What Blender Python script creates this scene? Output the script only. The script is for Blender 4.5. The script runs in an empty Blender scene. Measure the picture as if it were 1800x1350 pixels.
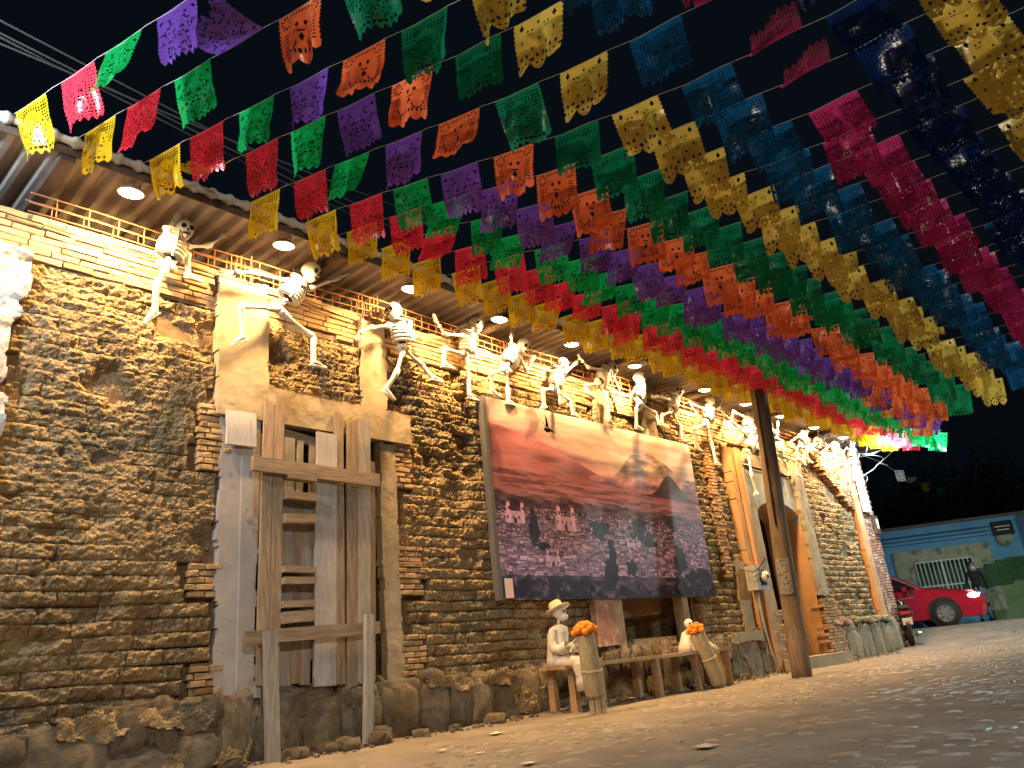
import bpy, math, random
import numpy as np
from mathutils import Vector, Matrix
random.seed(7); np.random.seed(7)
PI = math.pi; R = math.radians
scene = bpy.context.scene
COL = scene.collection

# ---------------------------------------------------------------- camera
D = 6.1925; HC = 0.55; F = 1354.82
yaw, pitch, roll = R(47.911), R(19.834), R(-5.7735)
cy, sy, cp, sp = math.cos(yaw), math.sin(yaw), math.cos(pitch), math.sin(pitch)
cf = np.array([sy*cp, cy*cp, sp]); r0 = np.array([cy, -sy, 0.0]); u0 = np.cross(r0, cf)
cr = math.cos(roll)*r0 + math.sin(roll)*u0; cu = -math.sin(roll)*r0 + math.cos(roll)*u0
CP = np.array([0.0, -D, HC])
cam = bpy.data.cameras.new('camera'); camo = bpy.data.objects.new('camera', cam); COL.objects.link(camo)
cam.sensor_width = 36; cam.lens = 36*F/1800; cam.clip_end = 600; cam.clip_start = 0.05
camo.matrix_world = Matrix(((cr[0], cu[0], -cf[0], CP[0]), (cr[1], cu[1], -cf[1], CP[1]), (cr[2], cu[2], -cf[2], CP[2]), (0, 0, 0, 1)))
scene.camera = camo
def ray(x, y): return cf + cr*(x-900)/F - cu*(y-675)/F
def at(x, y, Y):                       # the place on the vertical plane y = Y seen at a photo pixel
    d = ray(x, y); return CP + d*((D+Y)/d[1])
def proj(P):
    d = np.asarray(P) - CP; w = d @ cf
    return (900+F*(d @ cr)/w, 675-F*(d @ cu)/w, w)

# ---------------------------------------------------------------- world, view
world = bpy.data.worlds.new('World'); scene.world = world; world.use_nodes = True
wn = world.node_tree; bg = wn.nodes['Background']
sky = wn.nodes.new('ShaderNodeTexSky'); sky.sky_type = 'NISHITA'; sky.sun_disc = False
sky.sun_elevation = R(-4.0); sky.sun_rotation = R(250)
mixw = wn.nodes.new('ShaderNodeMixRGB'); mixw.blend_type = 'ADD'; mixw.inputs[0].default_value = 1
mixw.inputs[2].default_value = (0.010, 0.026, 0.046, 1)
wn.links.new(sky.outputs[0], mixw.inputs[1]); wn.links.new(mixw.outputs[0], bg.inputs[0])
bg.inputs[1].default_value = 0.10
scene.view_settings.view_transform = 'Standard'; scene.view_settings.look = 'None'
scene.view_settings.gamma = 1; scene.view_settings.use_curve_mapping = False
scene.view_settings.exposure = 0.0
try:
    scene.cycles.max_bounces = 6; scene.cycles.sample_clamp_indirect = 4.0; scene.cycles.use_denoising = True
except Exception: pass
WARM = (1.0, 0.57, 0.21); COOL = (0.80, 0.92, 1.0)
SIDE_W = 1350.0; LAMP_W = 385.0; LAMP_Y = -0.42
LEFT_W = 360.0; CORNER_W = 520.0; FILL_W = 620.0

# ---------------------------------------------------------------- helpers
def tag(o, label=None, cat=None, group=None, kind=None):
    if label: o['label'] = label
    if cat: o['category'] = cat
    if group: o['group'] = group
    if kind: o['kind'] = kind
    return o
def empty(name, loc=(0, 0, 0), parent=None):
    o = bpy.data.objects.new(name, None); COL.objects.link(o); o.empty_display_size = .1
    o.location = loc
    if parent is not None: o.parent = parent
    return o
def link(name, me, mat=None, parent=None, mw=None):
    """link mesh me as an object; mw is given in world space (parents are unrotated empties or identity meshes)"""
    o = bpy.data.objects.new(name, me); COL.objects.link(o)
    if mat is not None:
        if len(me.materials) == 0: me.materials.append(mat)
        elif me.materials[0] != mat:
            o.material_slots[0].link = 'OBJECT'; o.material_slots[0].material = mat
    if mw is not None: o.matrix_world = mw
    if parent is not None:
        o.parent = parent
        pw = wmat(parent)
        o.matrix_parent_inverse = pw.inverted()
    return o
def wmat(o):
    m = o.matrix_basis.copy()
    if o.parent is not None: m = wmat(o.parent) @ o.matrix_parent_inverse @ m
    return m
def np_mesh(name, V, Fc, smooth=True):
    me = bpy.data.meshes.new(name)
    V = np.asarray(V, dtype=np.float32).reshape(-1, 3); Fc = np.asarray(Fc, dtype=np.int32)
    me.vertices.add(len(V)); me.vertices.foreach_set('co', V.ravel())
    n, k = Fc.shape
    me.loops.add(n*k); me.loops.foreach_set('vertex_index', Fc.ravel())
    me.polygons.add(n); me.polygons.foreach_set('loop_start', np.arange(0, n*k, k, dtype=np.int32))
    me.polygons.foreach_set('loop_total', np.full(n, k, dtype=np.int32))
    me.update(calc_edges=True)
    me.polygons.foreach_set('use_smooth', np.full(n, bool(smooth)))
    return me
def grid_faces(n, m, off=0, flip=False):
    i, j = np.meshgrid(np.arange(n-1), np.arange(m-1), indexing='ij')
    a = (i*m+j).ravel()+off
    f = np.stack([a, a+m, a+m+1, a+1], 1)
    return f[:, ::-1] if flip else f
class MB:
    def __init__(s): s.v = []; s.f = []; s.n = 0
    def add(s, V, Fc):
        V = np.asarray(V, float).reshape(-1, 3)
        for f in Fc: s.f.append([int(q)+s.n for q in f])
        s.v.append(V); s.n += len(V); return s
    def box(s, c, size, rot=None, jit=0.0, taper=1.0):
        sx, sy_, sz = [q/2 for q in size]
        V = np.array([(x*sx*(taper if z > 0 else 1), y*sy_*(taper if z > 0 else 1), z*sz) for x in (-1, 1) for y in (-1, 1) for z in (-1, 1)])
        if jit: V = V + np.random.uniform(-jit, jit, V.shape)
        if rot is not None: V = V @ np.array(rot).T
        return s.add(V+np.array(c), [(0, 1, 3, 2), (4, 6, 7, 5), (0, 4, 5, 1), (2, 3, 7, 6), (0, 2, 6, 4), (1, 5, 7, 3)])
    def tube(s, pts, rad, seg=8, cap=True, squash=1.0):
        pts = [np.array(p, float) for p in pts]; n = len(pts)
        rads = rad if hasattr(rad, '__len__') else [rad]*n
        up = np.array([0.013, 0.02, 1.0]); rings = []
        for i, p in enumerate(pts):
            t = pts[min(i+1, n-1)]-pts[max(i-1, 0)]; t = t/(np.linalg.norm(t)+1e-9)
            if abs(t @ up) > .98: up = np.array([0.02, 1, 0.01])
            a = np.cross(t, up); a /= np.linalg.norm(a); b = np.cross(a, t)
            th = np.arange(seg)*2*PI/seg
            rings.append(p+rads[i]*(np.cos(th)[:, None]*a+np.sin(th)[:, None]*b*squash))
        V = np.concatenate(rings); Fc = []
        for i in range(n-1):
            for k in range(seg):
                k2 = (k+1) % seg
                Fc.append((i*seg+k, i*seg+k2, (i+1)*seg+k2, (i+1)*seg+k))
        if cap:
            Fc.append(tuple(range(seg))[::-1]); Fc.append(tuple((n-1)*seg+k for k in range(seg)))
        return s.add(V, Fc)
    def lathe(s, prof, seg=16, sx=1.0, sy=1.0, mat=None, cap=True):
        V = []; Fc = []
        for (r, z) in prof:
            for k in range(seg):
                a = 2*PI*k/seg; V.append((r*math.cos(a)*sx, r*math.sin(a)*sy, z))
        V = np.array(V)
        if mat is not None: V = V @ np.array(mat)[:3, :3].T + np.array(mat)[:3, 3]
        for i in range(len(prof)-1):
            for k in range(seg):
                k2 = (k+1) % seg; Fc.append((i*seg+k, i*seg+k2, (i+1)*seg+k2, (i+1)*seg+k))
        if cap: Fc.append(tuple(range(seg))[::-1]); Fc.append(tuple((len(prof)-1)*seg+k for k in range(seg)))
        return s.add(V, Fc)
    def ell(s, c, r, seg=14, ring=9, fn=None, rot=None):
        th = np.linspace(0, PI, ring+1); V = []; Fc = []
        for t in th:
            for k in range(seg):
                a = 2*PI*k/seg; V.append((math.sin(t)*math.cos(a), math.sin(t)*math.sin(a), math.cos(t)))
        V = np.array(V)
        if fn is not None: V = fn(V)
        V = V*np.array(r)
        if rot is not None: V = V @ np.array(rot).T
        for i in range(ring):
            for k in range(seg):
                k2 = (k+1) % seg; Fc.append((i*seg+k, (i+1)*seg+k, (i+1)*seg+k2, i*seg+k2))
        return s.add(V+np.array(c), Fc)
    def mesh(s, name, smooth=False):
        me = bpy.data.meshes.new(name); me.from_pydata(np.concatenate(s.v).tolist(), [], s.f); me.update()
        if smooth: me.polygons.foreach_set('use_smooth', [True]*len(me.polygons))
        return me
    def build(s, name, mat, parent=None, smooth=False, mw=None):
        return link(name, s.mesh(name, smooth), mat, parent, mw)
def rz(a): c, s_ = math.cos(a), math.sin(a); return np.array([[c, -s_, 0], [s_, c, 0], [0, 0, 1]])
def ry(a): c, s_ = math.cos(a), math.sin(a); return np.array([[c, 0, s_], [0, 1, 0], [-s_, 0, c]])
def rx(a): c, s_ = math.cos(a), math.sin(a); return np.array([[1, 0, 0], [0, c, -s_], [0, s_, c]])
def M4(rot, loc, scl=(1, 1, 1)):
    m = np.array(rot) @ np.diag(scl)
    return Matrix([list(m[i])+[float(loc[i])] for i in range(3)]+[[0, 0, 0, 1]])
# value noise
def _h(i, j, s): 
    q = (i*374761393+j*668265263+s*982451653) & 0xffffffff
    q = ((q ^ (q >> 13))*1274126177) & 0xffffffff
    return ((q ^ (q >> 16)) & 0xffff)/65535.0
def vn(x, y, s=0):
    x = np.asarray(x, float); y = np.asarray(y, float)
    i = np.floor(x).astype(np.int64); j = np.floor(y).astype(np.int64); fx = x-i; fy = y-j
    fx = fx*fx*(3-2*fx); fy = fy*fy*(3-2*fy)
    a = _h(i, j, s); b = _h(i+1, j, s); c = _h(i, j+1, s); d = _h(i+1, j+1, s)
    return (a*(1-fx)+b*fx)*(1-fy)+(c*(1-fx)+d*fx)*fy
def fbm(x, y, s=0, o=4):
    t = 0; a = .5
    for k in range(o): t = t+a*(vn(x, y, s+k*17)-.5)*2; x = np.asarray(x)*2.03; y = np.asarray(y)*2.03; a *= .5
    return t

# ---------------------------------------------------------------- materials
def new_mat(name):
    m = bpy.data.materials.new(name); m.use_nodes = True
    return m, m.node_tree, m.node_tree.nodes['Principled BSDF']
def rough_mat(name, c1, c2, scale=3.0, c3=None, s3=12.0, f3=.5, rough=.9, bump=.4, bscale=60.0, bdist=.01, stretch=(1, 1, 1), rnd=0.0, spec=.3, metal=0.0, vor=0.0, detail=8.0, specks=0):
    m, t, b = new_mat(name); N = t.nodes; L = t.links
    tc = N.new('ShaderNodeTexCoord'); mp = N.new('ShaderNodeMapping'); mp.inputs['Scale'].default_value = stretch
    L.new(tc.outputs['Object'], mp.inputs[0])
    vec = mp.outputs[0]
    if rnd:
        oi = N.new('ShaderNodeObjectInfo'); ad = N.new('ShaderNodeVectorMath'); ad.operation = 'ADD'
        mu = N.new('ShaderNodeMath'); mu.operation = 'MULTIPLY'; mu.inputs[1].default_value = 37.0
        L.new(oi.outputs['Random'], mu.inputs[0]); cb = N.new('ShaderNodeCombineXYZ')
        for k in range(3): L.new(mu.outputs[0], cb.inputs[k])
        L.new(vec, ad.inputs[0]); L.new(cb.outputs[0], ad.inputs[1]); vec = ad.outputs[0]
    n1 = N.new('ShaderNodeTexNoise'); n1.inputs['Scale'].default_value = scale; n1.inputs['Detail'].default_value = detail
    n1.inputs['Roughness'].default_value = .65; L.new(vec, n1.inputs['Vector'])
    rp = N.new('ShaderNodeValToRGB'); rp.color_ramp.elements[0].position = .36; rp.color_ramp.elements[1].position = .64
    rp.color_ramp.elements[0].color = (*c1, 1); rp.color_ramp.elements[1].color = (*c2, 1)
    L.new(n1.outputs['Fac'], rp.inputs[0]); colr = rp.outputs[0]
    if c3 is not None:
        n3 = N.new('ShaderNodeTexNoise'); n3.inputs['Scale'].default_value = s3; n3.inputs['Detail'].default_value = 6; L.new(vec, n3.inputs['Vector'])
        r3 = N.new('ShaderNodeValToRGB'); r3.color_ramp.elements[0].position = f3; r3.color_ramp.elements[1].position = f3+.12
        L.new(n3.outputs['Fac'], r3.inputs[0]); mx = N.new('ShaderNodeMixRGB'); L.new(r3.outputs[0], mx.inputs[0])
        L.new(colr, mx.inputs[1]); mx.inputs[2].default_value = (*c3, 1); colr = mx.outputs[0]
    if specks:
        vs_ = N.new('ShaderNodeTexVoronoi'); vs_.inputs['Scale'].default_value = specks; L.new(vec, vs_.inputs['Vector'])
        lt = N.new('ShaderNodeMath'); lt.operation = 'LESS_THAN'; lt.inputs[1].default_value = .17; L.new(vs_.outputs['Distance'], lt.inputs[0])
        mx2 = N.new('ShaderNodeMixRGB'); L.new(lt.outputs[0], mx2.inputs[0]); L.new(colr, mx2.inputs[1]); mx2.inputs[2].default_value = (.55, .46, .32, 1); colr = mx2.outputs[0]
    if rnd:
        hs = N.new('ShaderNodeHueSaturation'); mr = N.new('ShaderNodeMapRange')
        mr.inputs['To Min'].default_value = 1-rnd; mr.inputs['To Max'].default_value = 1+rnd
        L.new(oi.outputs['Random'], mr.inputs[0]); L.new(mr.outputs[0], hs.inputs['Value']); L.new(colr, hs.inputs['Color']); colr = hs.outputs[0]
    L.new(colr, b.inputs['Base Color'])
    b.inputs['Roughness'].default_value = rough; b.inputs['Specular IOR Level'].default_value = spec; b.inputs['Metallic'].default_value = metal
    if bump:
        n2 = N.new('ShaderNodeTexNoise'); n2.inputs['Scale'].default_value = bscale; n2.inputs['Detail'].default_value = 6; n2.inputs['Roughness'].default_value = .7
        L.new(vec, n2.inputs['Vector']); hgt = n2.outputs['Fac']
        if vor:
            v = N.new('ShaderNodeTexVoronoi'); v.inputs['Scale'].default_value = vor; L.new(vec, v.inputs['Vector'])
            ma = N.new('ShaderNodeMath'); ma.operation = 'SUBTRACT'; L.new(n2.outputs['Fac'], ma.inputs[0]); L.new(v.outputs['Distance'], ma.inputs[1]); hgt = ma.outputs[0]
        bp = N.new('ShaderNodeBump'); bp.inputs['Strength'].default_value = bump; bp.inputs['Distance'].default_value = bdist
        L.new(hgt, bp.inputs['Height']); L.new(bp.outputs[0], b.inputs['Normal'])
    return m
def flat_mat(name, c, rough=.6, metal=0, spec=.4, emis=None, es=1.0):
    m, t, b = new_mat(name); b.inputs['Base Color'].default_value = (*c, 1); b.inputs['Roughness'].default_value = rough
    b.inputs['Metallic'].default_value = metal; b.inputs['Specular IOR Level'].default_value = spec
    if emis: b.inputs['Emission Color'].default_value = (*emis, 1); b.inputs['Emission Strength'].default_value = es
    return m
def flag_mat(name, c):
    m, t, b = new_mat(name); N = t.nodes; L = t.links
    b.inputs['Base Color'].default_value = (*c, 1); b.inputs['Roughness'].default_value = .22; b.inputs['Specular IOR Level'].default_value = .5
    tr = N.new('ShaderNodeBsdfTranslucent'); tr.inputs['Color'].default_value = (*[min(1, q*1.15) for q in c], 1)
    mx = N.new('ShaderNodeMixShader'); mx.inputs[0].default_value = .48
    L.new(b.outputs[0], mx.inputs[1]); L.new(tr.outputs[0], mx.inputs[2]); L.new(mx.outputs[0], N['Material Output'].inputs[0])
    oi = N.new('ShaderNodeObjectInfo'); mr = N.new('ShaderNodeMapRange'); mr.inputs['To Min'].default_value = .95; mr.inputs['To Max'].default_value = 1.35; L.new(oi.outputs['Random'], mr.inputs[0])
    n0 = N.new('ShaderNodeTexNoise'); n0.inputs['Scale'].default_value = 5; tc0 = N.new('ShaderNodeTexCoord'); L.new(tc0.outputs['Object'], n0.inputs['Vector'])
    m0 = N.new('ShaderNodeMath'); m0.operation = 'MULTIPLY_ADD'; L.new(n0.outputs['Fac'], m0.inputs[0]); m0.inputs[1].default_value = .5; m0.inputs[2].default_value = .75
    m1 = N.new('ShaderNodeMath'); m1.operation = 'MULTIPLY'; L.new(m0.outputs[0], m1.inputs[0]); L.new(mr.outputs[0], m1.inputs[1])
    hs = N.new('ShaderNodeHueSaturation'); hs.inputs['Color'].default_value = (*c, 1); hs.inputs['Saturation'].default_value = 1.02; L.new(m1.outputs[0], hs.inputs['Value']); L.new(hs.outputs[0], b.inputs['Base Color']); L.new(hs.outputs[0], tr.inputs['Color'])
    nz = N.new('ShaderNodeTexNoise'); nz.inputs['Scale'].default_value = 26; tc = N.new('ShaderNodeTexCoord'); L.new(tc.outputs['Object'], nz.inputs['Vector'])
    bp = N.new('ShaderNodeBump'); bp.inputs['Strength'].default_value = .35; bp.inputs['Distance'].default_value = .01
    L.new(nz.outputs['Fac'], bp.inputs['Height']); L.new(bp.outputs[0], b.inputs['Normal']); L.new(bp.outputs[0], tr.inputs['Normal'])
    return m
MA = {}
MA['adobe'] = rough_mat('adobe', (.31, .225, .125), (.53, .395, .225), 3.6, c3=(.23, .20, .15), s3=1.1, f3=.55, bump=1.0, bscale=55, bdist=.035, vor=38, rough=.97, spec=.1, specks=34)
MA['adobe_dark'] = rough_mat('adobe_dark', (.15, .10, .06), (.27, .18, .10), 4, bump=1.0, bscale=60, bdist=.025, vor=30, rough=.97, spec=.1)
MA['mortar'] = rough_mat('mud_mortar', (.17, .12, .075), (.29, .205, .13), 5, bump=1.0, bscale=70, bdist=.02, rough=1, spec=.05)
MA['brick'] = rough_mat('fired_brick', (.36, .23, .12), (.50, .36, .21), 9, bump=.7, bscale=90, bdist=.006, rnd=.22, rough=.92, spec=.15)
MA['brick_far'] = rough_mat('brickwork_clay', (.34, .19, .10), (.47, .32, .19), 7, bump=.7, bscale=70, bdist=.008, rough=.92, spec=.15)
MA['brick_red'] = rough_mat('pier_brick', (.30, .16, .12), (.42, .27, .22), 9, c3=(.55, .50, .45), s3=6, f3=.52, bump=.8, bscale=60, bdist=.01, rough=.92, spec=.15)
MA['lime'] = rough_mat('lime_mortar', (.19, .14, .09), (.30, .235, .16), 8, bump=.6, bscale=80, bdist=.006, rough=.95, spec=.1)
MA['stone'] = rough_mat('field_stone', (.27, .22, .155), (.47, .39, .28), 2.5, c3=(.24, .20, .17), s3=3, f3=.55, bump=1.0, bscale=26, bdist=.08, rnd=.25, rough=.88, spec=.2)
MA['greenstone'] = rough_mat('weathered_stone', (.22, .195, .14), (.34, .30, .21), 6, bump=.9, bscale=30, bdist=.02, rnd=.18, rough=.9, spec=.2)
MA['plaster'] = rough_mat('old_plaster', (.31, .255, .175), (.43, .365, .265), 3, c3=(.24, .185, .12), s3=4, f3=.58, bump=.5, bscale=45, bdist=.008, rough=.93, spec=.15)
MA['jamb'] = rough_mat('smooth_plaster', (.36, .345, .36), (.45, .43, .44), 4, c3=(.26, .235, .21), s3=9, f3=.62, bump=.25, bscale=80, bdist=.004, rough=.9, spec=.2)
MA['glareplaster'] = rough_mat('glare_white_plaster', (.55, .53, .50), (.70, .68, .64), 5, c3=(.34, .27, .20), s3=7, f3=.56, bump=.9, bscale=28, bdist=.03, rough=.95, spec=.1)  # rough plaster, whitened to carry the flood glare in its colour
MA['orange'] = rough_mat('orange_render', (.46, .26, .13), (.58, .36, .20), 3, c3=(.42, .33, .24), s3=4, f3=.6, bump=.4, bscale=50, bdist=.008, rough=.93, spec=.15)
MA['greyrender'] = rough_mat('blue_grey_render', (.30, .33, .31), (.42, .44, .41), 3, c3=(.25, .22, .17), s3=8, f3=.6, bump=.5, bscale=50, bdist=.008, rough=.93, spec=.15)
def wood(name, a, b, c3=None): return rough_mat(name, a, b, 5, c3=c3, s3=30, f3=.62, stretch=(9, 9, .9), bump=.45, bscale=26, bdist=.004, rnd=.16, rough=.82, spec=.25)
MA['wood'] = wood('weathered_wood', (.23, .17, .12), (.40, .31, .23), (.13, .09, .06))
MA['wood_grey'] = wood('grey_wood', (.27, .25, .23), (.44, .41, .38), (.18, .15, .13))
MA['wood_pale'] = wood('pale_painted_wood', (.42, .41, .42), (.56, .54, .55), (.28, .25, .24))
MA['wood_x'] = rough_mat('crossbar_wood', (.20, .15, .11), (.36, .28, .21), 5, c3=(.12, .08, .06), s3=25, f3=.62, stretch=(.9, 9, 9), bump=.45, bscale=26, bdist=.004, rnd=.15, rough=.82, spec=.25)
MA['wood_bench'] = rough_mat('bench_wood', (.34, .22, .12), (.47, .32, .19), 5, stretch=(.9, 9, 9), bump=.35, bscale=26, bdist=.003, rnd=.15, rough=.7, spec=.3)
MA['pole'] = rough_mat('pole_wood', (.15, .11, .08), (.27, .20, .145), 4, c3=(.09, .07, .05), s3=12, f3=.6, stretch=(5, 5, .7), bump=.6, bscale=25, bdist=.008, rough=.85, spec=.25)
MA['roof'] = rough_mat('galvanised_roof', (.36, .35, .34), (.44, .43, .42), 2, c3=(.33, .29, .26), s3=3, f3=.6, bump=.1, bscale=30, rough=.5, spec=.5, metal=.35)
MA['trim'] = rough_mat('grey_metal_trim', (.32, .33, .35), (.48, .49, .51), 6, bump=.15, bscale=50, rough=.55, spec=.5)
MA['steel'] = rough_mat('brown_steel', (.06, .045, .04), (.11, .08, .065), 8, bump=.2, rough=.6)
MA['rebar'] = rough_mat('rusty_rebar', (.22, .09, .04), (.34, .16, .08), 30, bump=.5, bscale=200, bdist=.002, rough=.8)
MA['wire'] = flat_mat('black_cable', (.02, .02, .02), .6)
MA['wire_grey'] = flat_mat('grey_cable', (.25, .25, .25), .5)
MA['wire_white'] = flat_mat('white_cable', (.7, .7, .7), .5)
MA['cord'] = flat_mat('pale_cord', (.45, .45, .43), .7)
MA['shade'] = flat_mat('lamp_shade_enamel', (.5, .45, .38), .5)
MA['glow'] = flat_mat('lamp_glow', (1, .9, .7), .5, emis=(1.0, .72, .36), es=24.0)
MA['glow_white'] = flat_mat('flood_glow', (1, 1, 1), .5, emis=(.9, .97, 1.0), es=40.0)
MA['dark'] = flat_mat('dark_paint', (.015, .012, .012), .8)
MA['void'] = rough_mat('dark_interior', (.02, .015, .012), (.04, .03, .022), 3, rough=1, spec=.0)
MA['bone'] = None
MA['grey_edge'] = flat_mat('banner_edge', (.10, .10, .11), .7)
def bone_mat():
    m, t, b = new_mat('painted_bone'); N = t.nodes; L = t.links
    tc = N.new('ShaderNodeTexCoord'); sx = N.new('ShaderNodeSeparateXYZ'); L.new(tc.outputs['Object'], sx.inputs[0])
    nz = N.new('ShaderNodeTexNoise'); nz.inputs['Scale'].default_value = 2.5; L.new(tc.outputs['Object'], nz.inputs[0])
    def cmpn(inp, v, e, ab=False):
        if ab:
            a = N.new('ShaderNodeMath'); a.operation = 'ABSOLUTE'; L.new(inp, a.inputs[0]); inp = a.outputs[0]
        c = N.new('ShaderNodeMath'); c.operation = 'COMPARE'; L.new(inp, c.inputs[0]); c.inputs[1].default_value = v; c.inputs[2].default_value = e; return c.outputs[0]
    ad = N.new('ShaderNodeMath'); ad.operation = 'MULTIPLY_ADD'; L.new(nz.outputs['Fac'], ad.inputs[0]); ad.inputs[1].default_value = .25; L.new(sx.outputs[0], ad.inputs[2])
    a = cmpn(ad.outputs[0], .38, .07); z = cmpn(sx.outputs[2], .5, .24)
    mu = N.new('ShaderNodeMath'); mu.operation = 'MULTIPLY'; L.new(a, mu.inputs[0]); L.new(z, mu.inputs[1])
    mx = N.new('ShaderNodeMixRGB'); L.new(mu.outputs[0], mx.inputs[0]); mx.inputs[1].default_value = (.82, .78, .70, 1); mx.inputs[2].default_value = (.05, .035, .025, 1)
    L.new(mx.outputs[0], b.inputs['Base Color']); b.inputs['Roughness'].default_value = .6
    return m
MA['bone'] = bone_mat()
MA['bone_plain'] = rough_mat('white_bone_paint', (.74, .70, .62), (.82, .79, .72), 9, bump=.2, bscale=40, bdist=.004, rough=.6)
MA['skull'] = rough_mat('painted_skull', (.78, .73, .64), (.84, .80, .72), 14, c3=(.30, .20, .14), s3=26, f3=.60, bump=.2, bscale=40, bdist=.003, rough=.6)

# ================================================================ GROUND
def gz(x, y=0):
    x = np.asarray(x, float)
    return np.clip((x-17.3)/4.2, 0, 1)**1.3*0.40
def crd(parts): return np.unique(np.concatenate([np.arange(a, b, s) for a, b, s in parts]))
gx = crd([(-120, -6, 12), (-6, 1, .5), (1, 13, .06), (13, 22, .12), (22, 34, 1.), (34, 200, 15)])
gy = crd([(-120, -12, 12), (-12, -6.4, .4), (-6.4, .4, .06), (.4, 12, .8), (12, 160, 12)])
GX, GY = np.meshgrid(gx, gy, indexing='ij')
GZ = gz(GX)+.012*fbm(GX*1.3, GY*1.3, 5)+.008*fbm(GX*7, GY*7, 9, 3)+.05*np.exp(-((GY+.0)/.16)**2)*(.6+.6*fbm(GX*3, GY, 2))*(GX < 18.3)
MA['dirt'] = rough_mat('dusty_cobble_street', (.17, .145, .12), (.26, .225, .185), 1.6, c3=(.18, .16, .14), s3=2.2, f3=.56, bump=.8, bscale=30, bdist=.012, rough=.85, spec=.3)
ground = link('ground', np_mesh('ground', np.stack([GX, GY, GZ], -1), grid_faces(len(gx), len(gy))), MA['dirt'])
tag(ground, kind='structure')
# cobbles
MA['cobble'] = rough_mat('worn_cobble', (.14, .125, .105), (.25, .23, .20), 9, bump=.5, bscale=60, bdist=.004, rough=.38, spec=.6, rnd=.2)
MA['cobble_far'] = rough_mat('worn_cobble_far', (.14, .125, .105), (.25, .23, .20), 9, bump=.5, bscale=60, bdist=.004, rough=.38, spec=.6)
def dome_mesh(seg=9):
    V = [(0, 0, 1.0)]; Fc = []
    rr = [(.55, .93), (.88, .55), (1.0, -.4)]
    for (r_, z_) in rr:
        for k in range(seg): 
            a = 2*PI*k/seg; V.append((r_*math.cos(a), r_*math.sin(a), z_))
    return np.array(V), seg
DV, DS = dome_mesh()
DF = [(0, 1+k, 1+(k+1) % DS, 1+(k+1) % DS) for k in range(DS)]
for i in range(2):
    for k in range(DS): DF.append((1+i*DS+k, 1+(i+1)*DS+k, 1+(i+1)*DS+(k+1) % DS, 1+i*DS+(k+1) % DS))
DFa = np.array(DF)
def dome_obj_mesh(i):
    mb = MB(); V = DV.copy(); ang = np.arctan2(V[:, 1], V[:, 0])
    rj = 1+.16*np.sin(2*ang+i)+.12*np.sin(3*ang+2.1*i)
    V[:, 0] *= rj; V[:, 1] *= rj
    mb.add(V, [f[:3] if f[2] == f[3] else f for f in DF]); return mb.mesh('cobblestone', True)
DM = [dome_obj_mesh(i) for i in range(10)]
spots = []
cell = .17
for ix in range(int(1.5/cell), int(24/cell)):
    for iy in range(int(-7.4/cell), int(-.5/cell)):
        x = (ix+random.uniform(.2, .8)+(iy % 2)*.5)*cell; y = (iy+random.uniform(.25, .75))*cell
        dens = min(1, max(.0, (-y-.7)/1.6))*.92
        nse = float(fbm(x*.8, y*.8, 31, 3)); dens *= (1.0 if nse > -.18 else .35)
        if -3.35 < y-.05*x*.2 < -2.95: dens *= .25
        if random.random() > dens: continue
        s = random.uniform(.04, .078)
        px = proj((x, y, float(gz(x))))
        if px[2] < .3: continue
        spots.append((x, y, s, px))
def score(q):
    x, y, s, (a, b, w) = q
    return (F*s/w) if (-40 < a < 1840 and b < 1400) else -1
spots.sort(key=score, reverse=True)
rest = []
gzv = lambda x, y: float(gz(x)+.012*fbm(np.array(x*1.3), np.array(y*1.3), 5))
for i, (x, y, s, px) in enumerate(spots):
    a = random.uniform(0, PI); st = random.uniform(.65, 1.0); hgt = random.uniform(.004, .015)
    if i < 280:
        link('cobblestone', DM[i % 10], MA['cobble'], ground, M4(rz(a), (x, y, gzv(x, y)-.002), (s, s*st, hgt)))
    else:
        V = DV*np.array([s, s*st, hgt]) @ rz(a).T+np.array([x, y, gzv(x, y)-.002]); rest.append(V)
V = np.concatenate(rest); n0 = len(DV)
Fc = (DFa[None]+np.arange(len(rest))[:, None, None]*n0).reshape(-1, 4)
mb = bpy.data.meshes.new('cobble_paving'); mb.from_pydata(V.tolist(), [], [tuple(f[:3]) if f[2] == f[3] else tuple(f) for f in Fc.tolist()]); mb.update()
mb.polygons.foreach_set('use_smooth', [True]*len(mb.polygons))
tag(link('cobble_paving', mb, MA['cobble_far'], ground), kind='stuff')

# ================================================================ THE ADOBE BUILDING
B = empty('adobe_building', (9, 0, 0))
tag(B, 'long crumbling adobe building with exposed mud blocks, boarded window, open doorway and tin eave', 'building')
X0, X1 = -1.2, 18.62
OPEN = [(3.34, 4.68, .42, 2.84), (12.78, 14.45, -.1, 2.86), (8.30, 10.3, .46, 1.9)]
def in_open(x, z, g=0.0):
    m = np.zeros(np.broadcast(x, z).shape, bool)
    for a, b, c, d in OPEN: m |= (x > a+g) & (x < b-g) & (z > c+g) & (z < d-g)
    return m
# rough mud backing
bx_ = np.arange(X0, X1+.01, .03); bz_ = np.arange(-.1, 4.26, .03)
BX, BZ = np.meshgrid(bx_, bz_, indexing='ij')
BYv = .030+.022*fbm(BX*6, BZ*6, 3, 4)-.075*np.clip((.46-BZ)/.06, 0, 1)*(BX < 12)*(1-(BX > 3.2)*(BX < 4.8)*.6)
fb = grid_faces(len(bx_), len(bz_), flip=False)
cx_ = (BX[:-1, :-1]+.015).ravel(); cz_ = (BZ[:-1, :-1]+.015).ravel()
fb = fb[~in_open(cx_, cz_)]
link('mud_mortar', np_mesh('mud_mortar', np.stack([BX, BYv, BZ], -1), fb), MA['mortar'], B)
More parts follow.
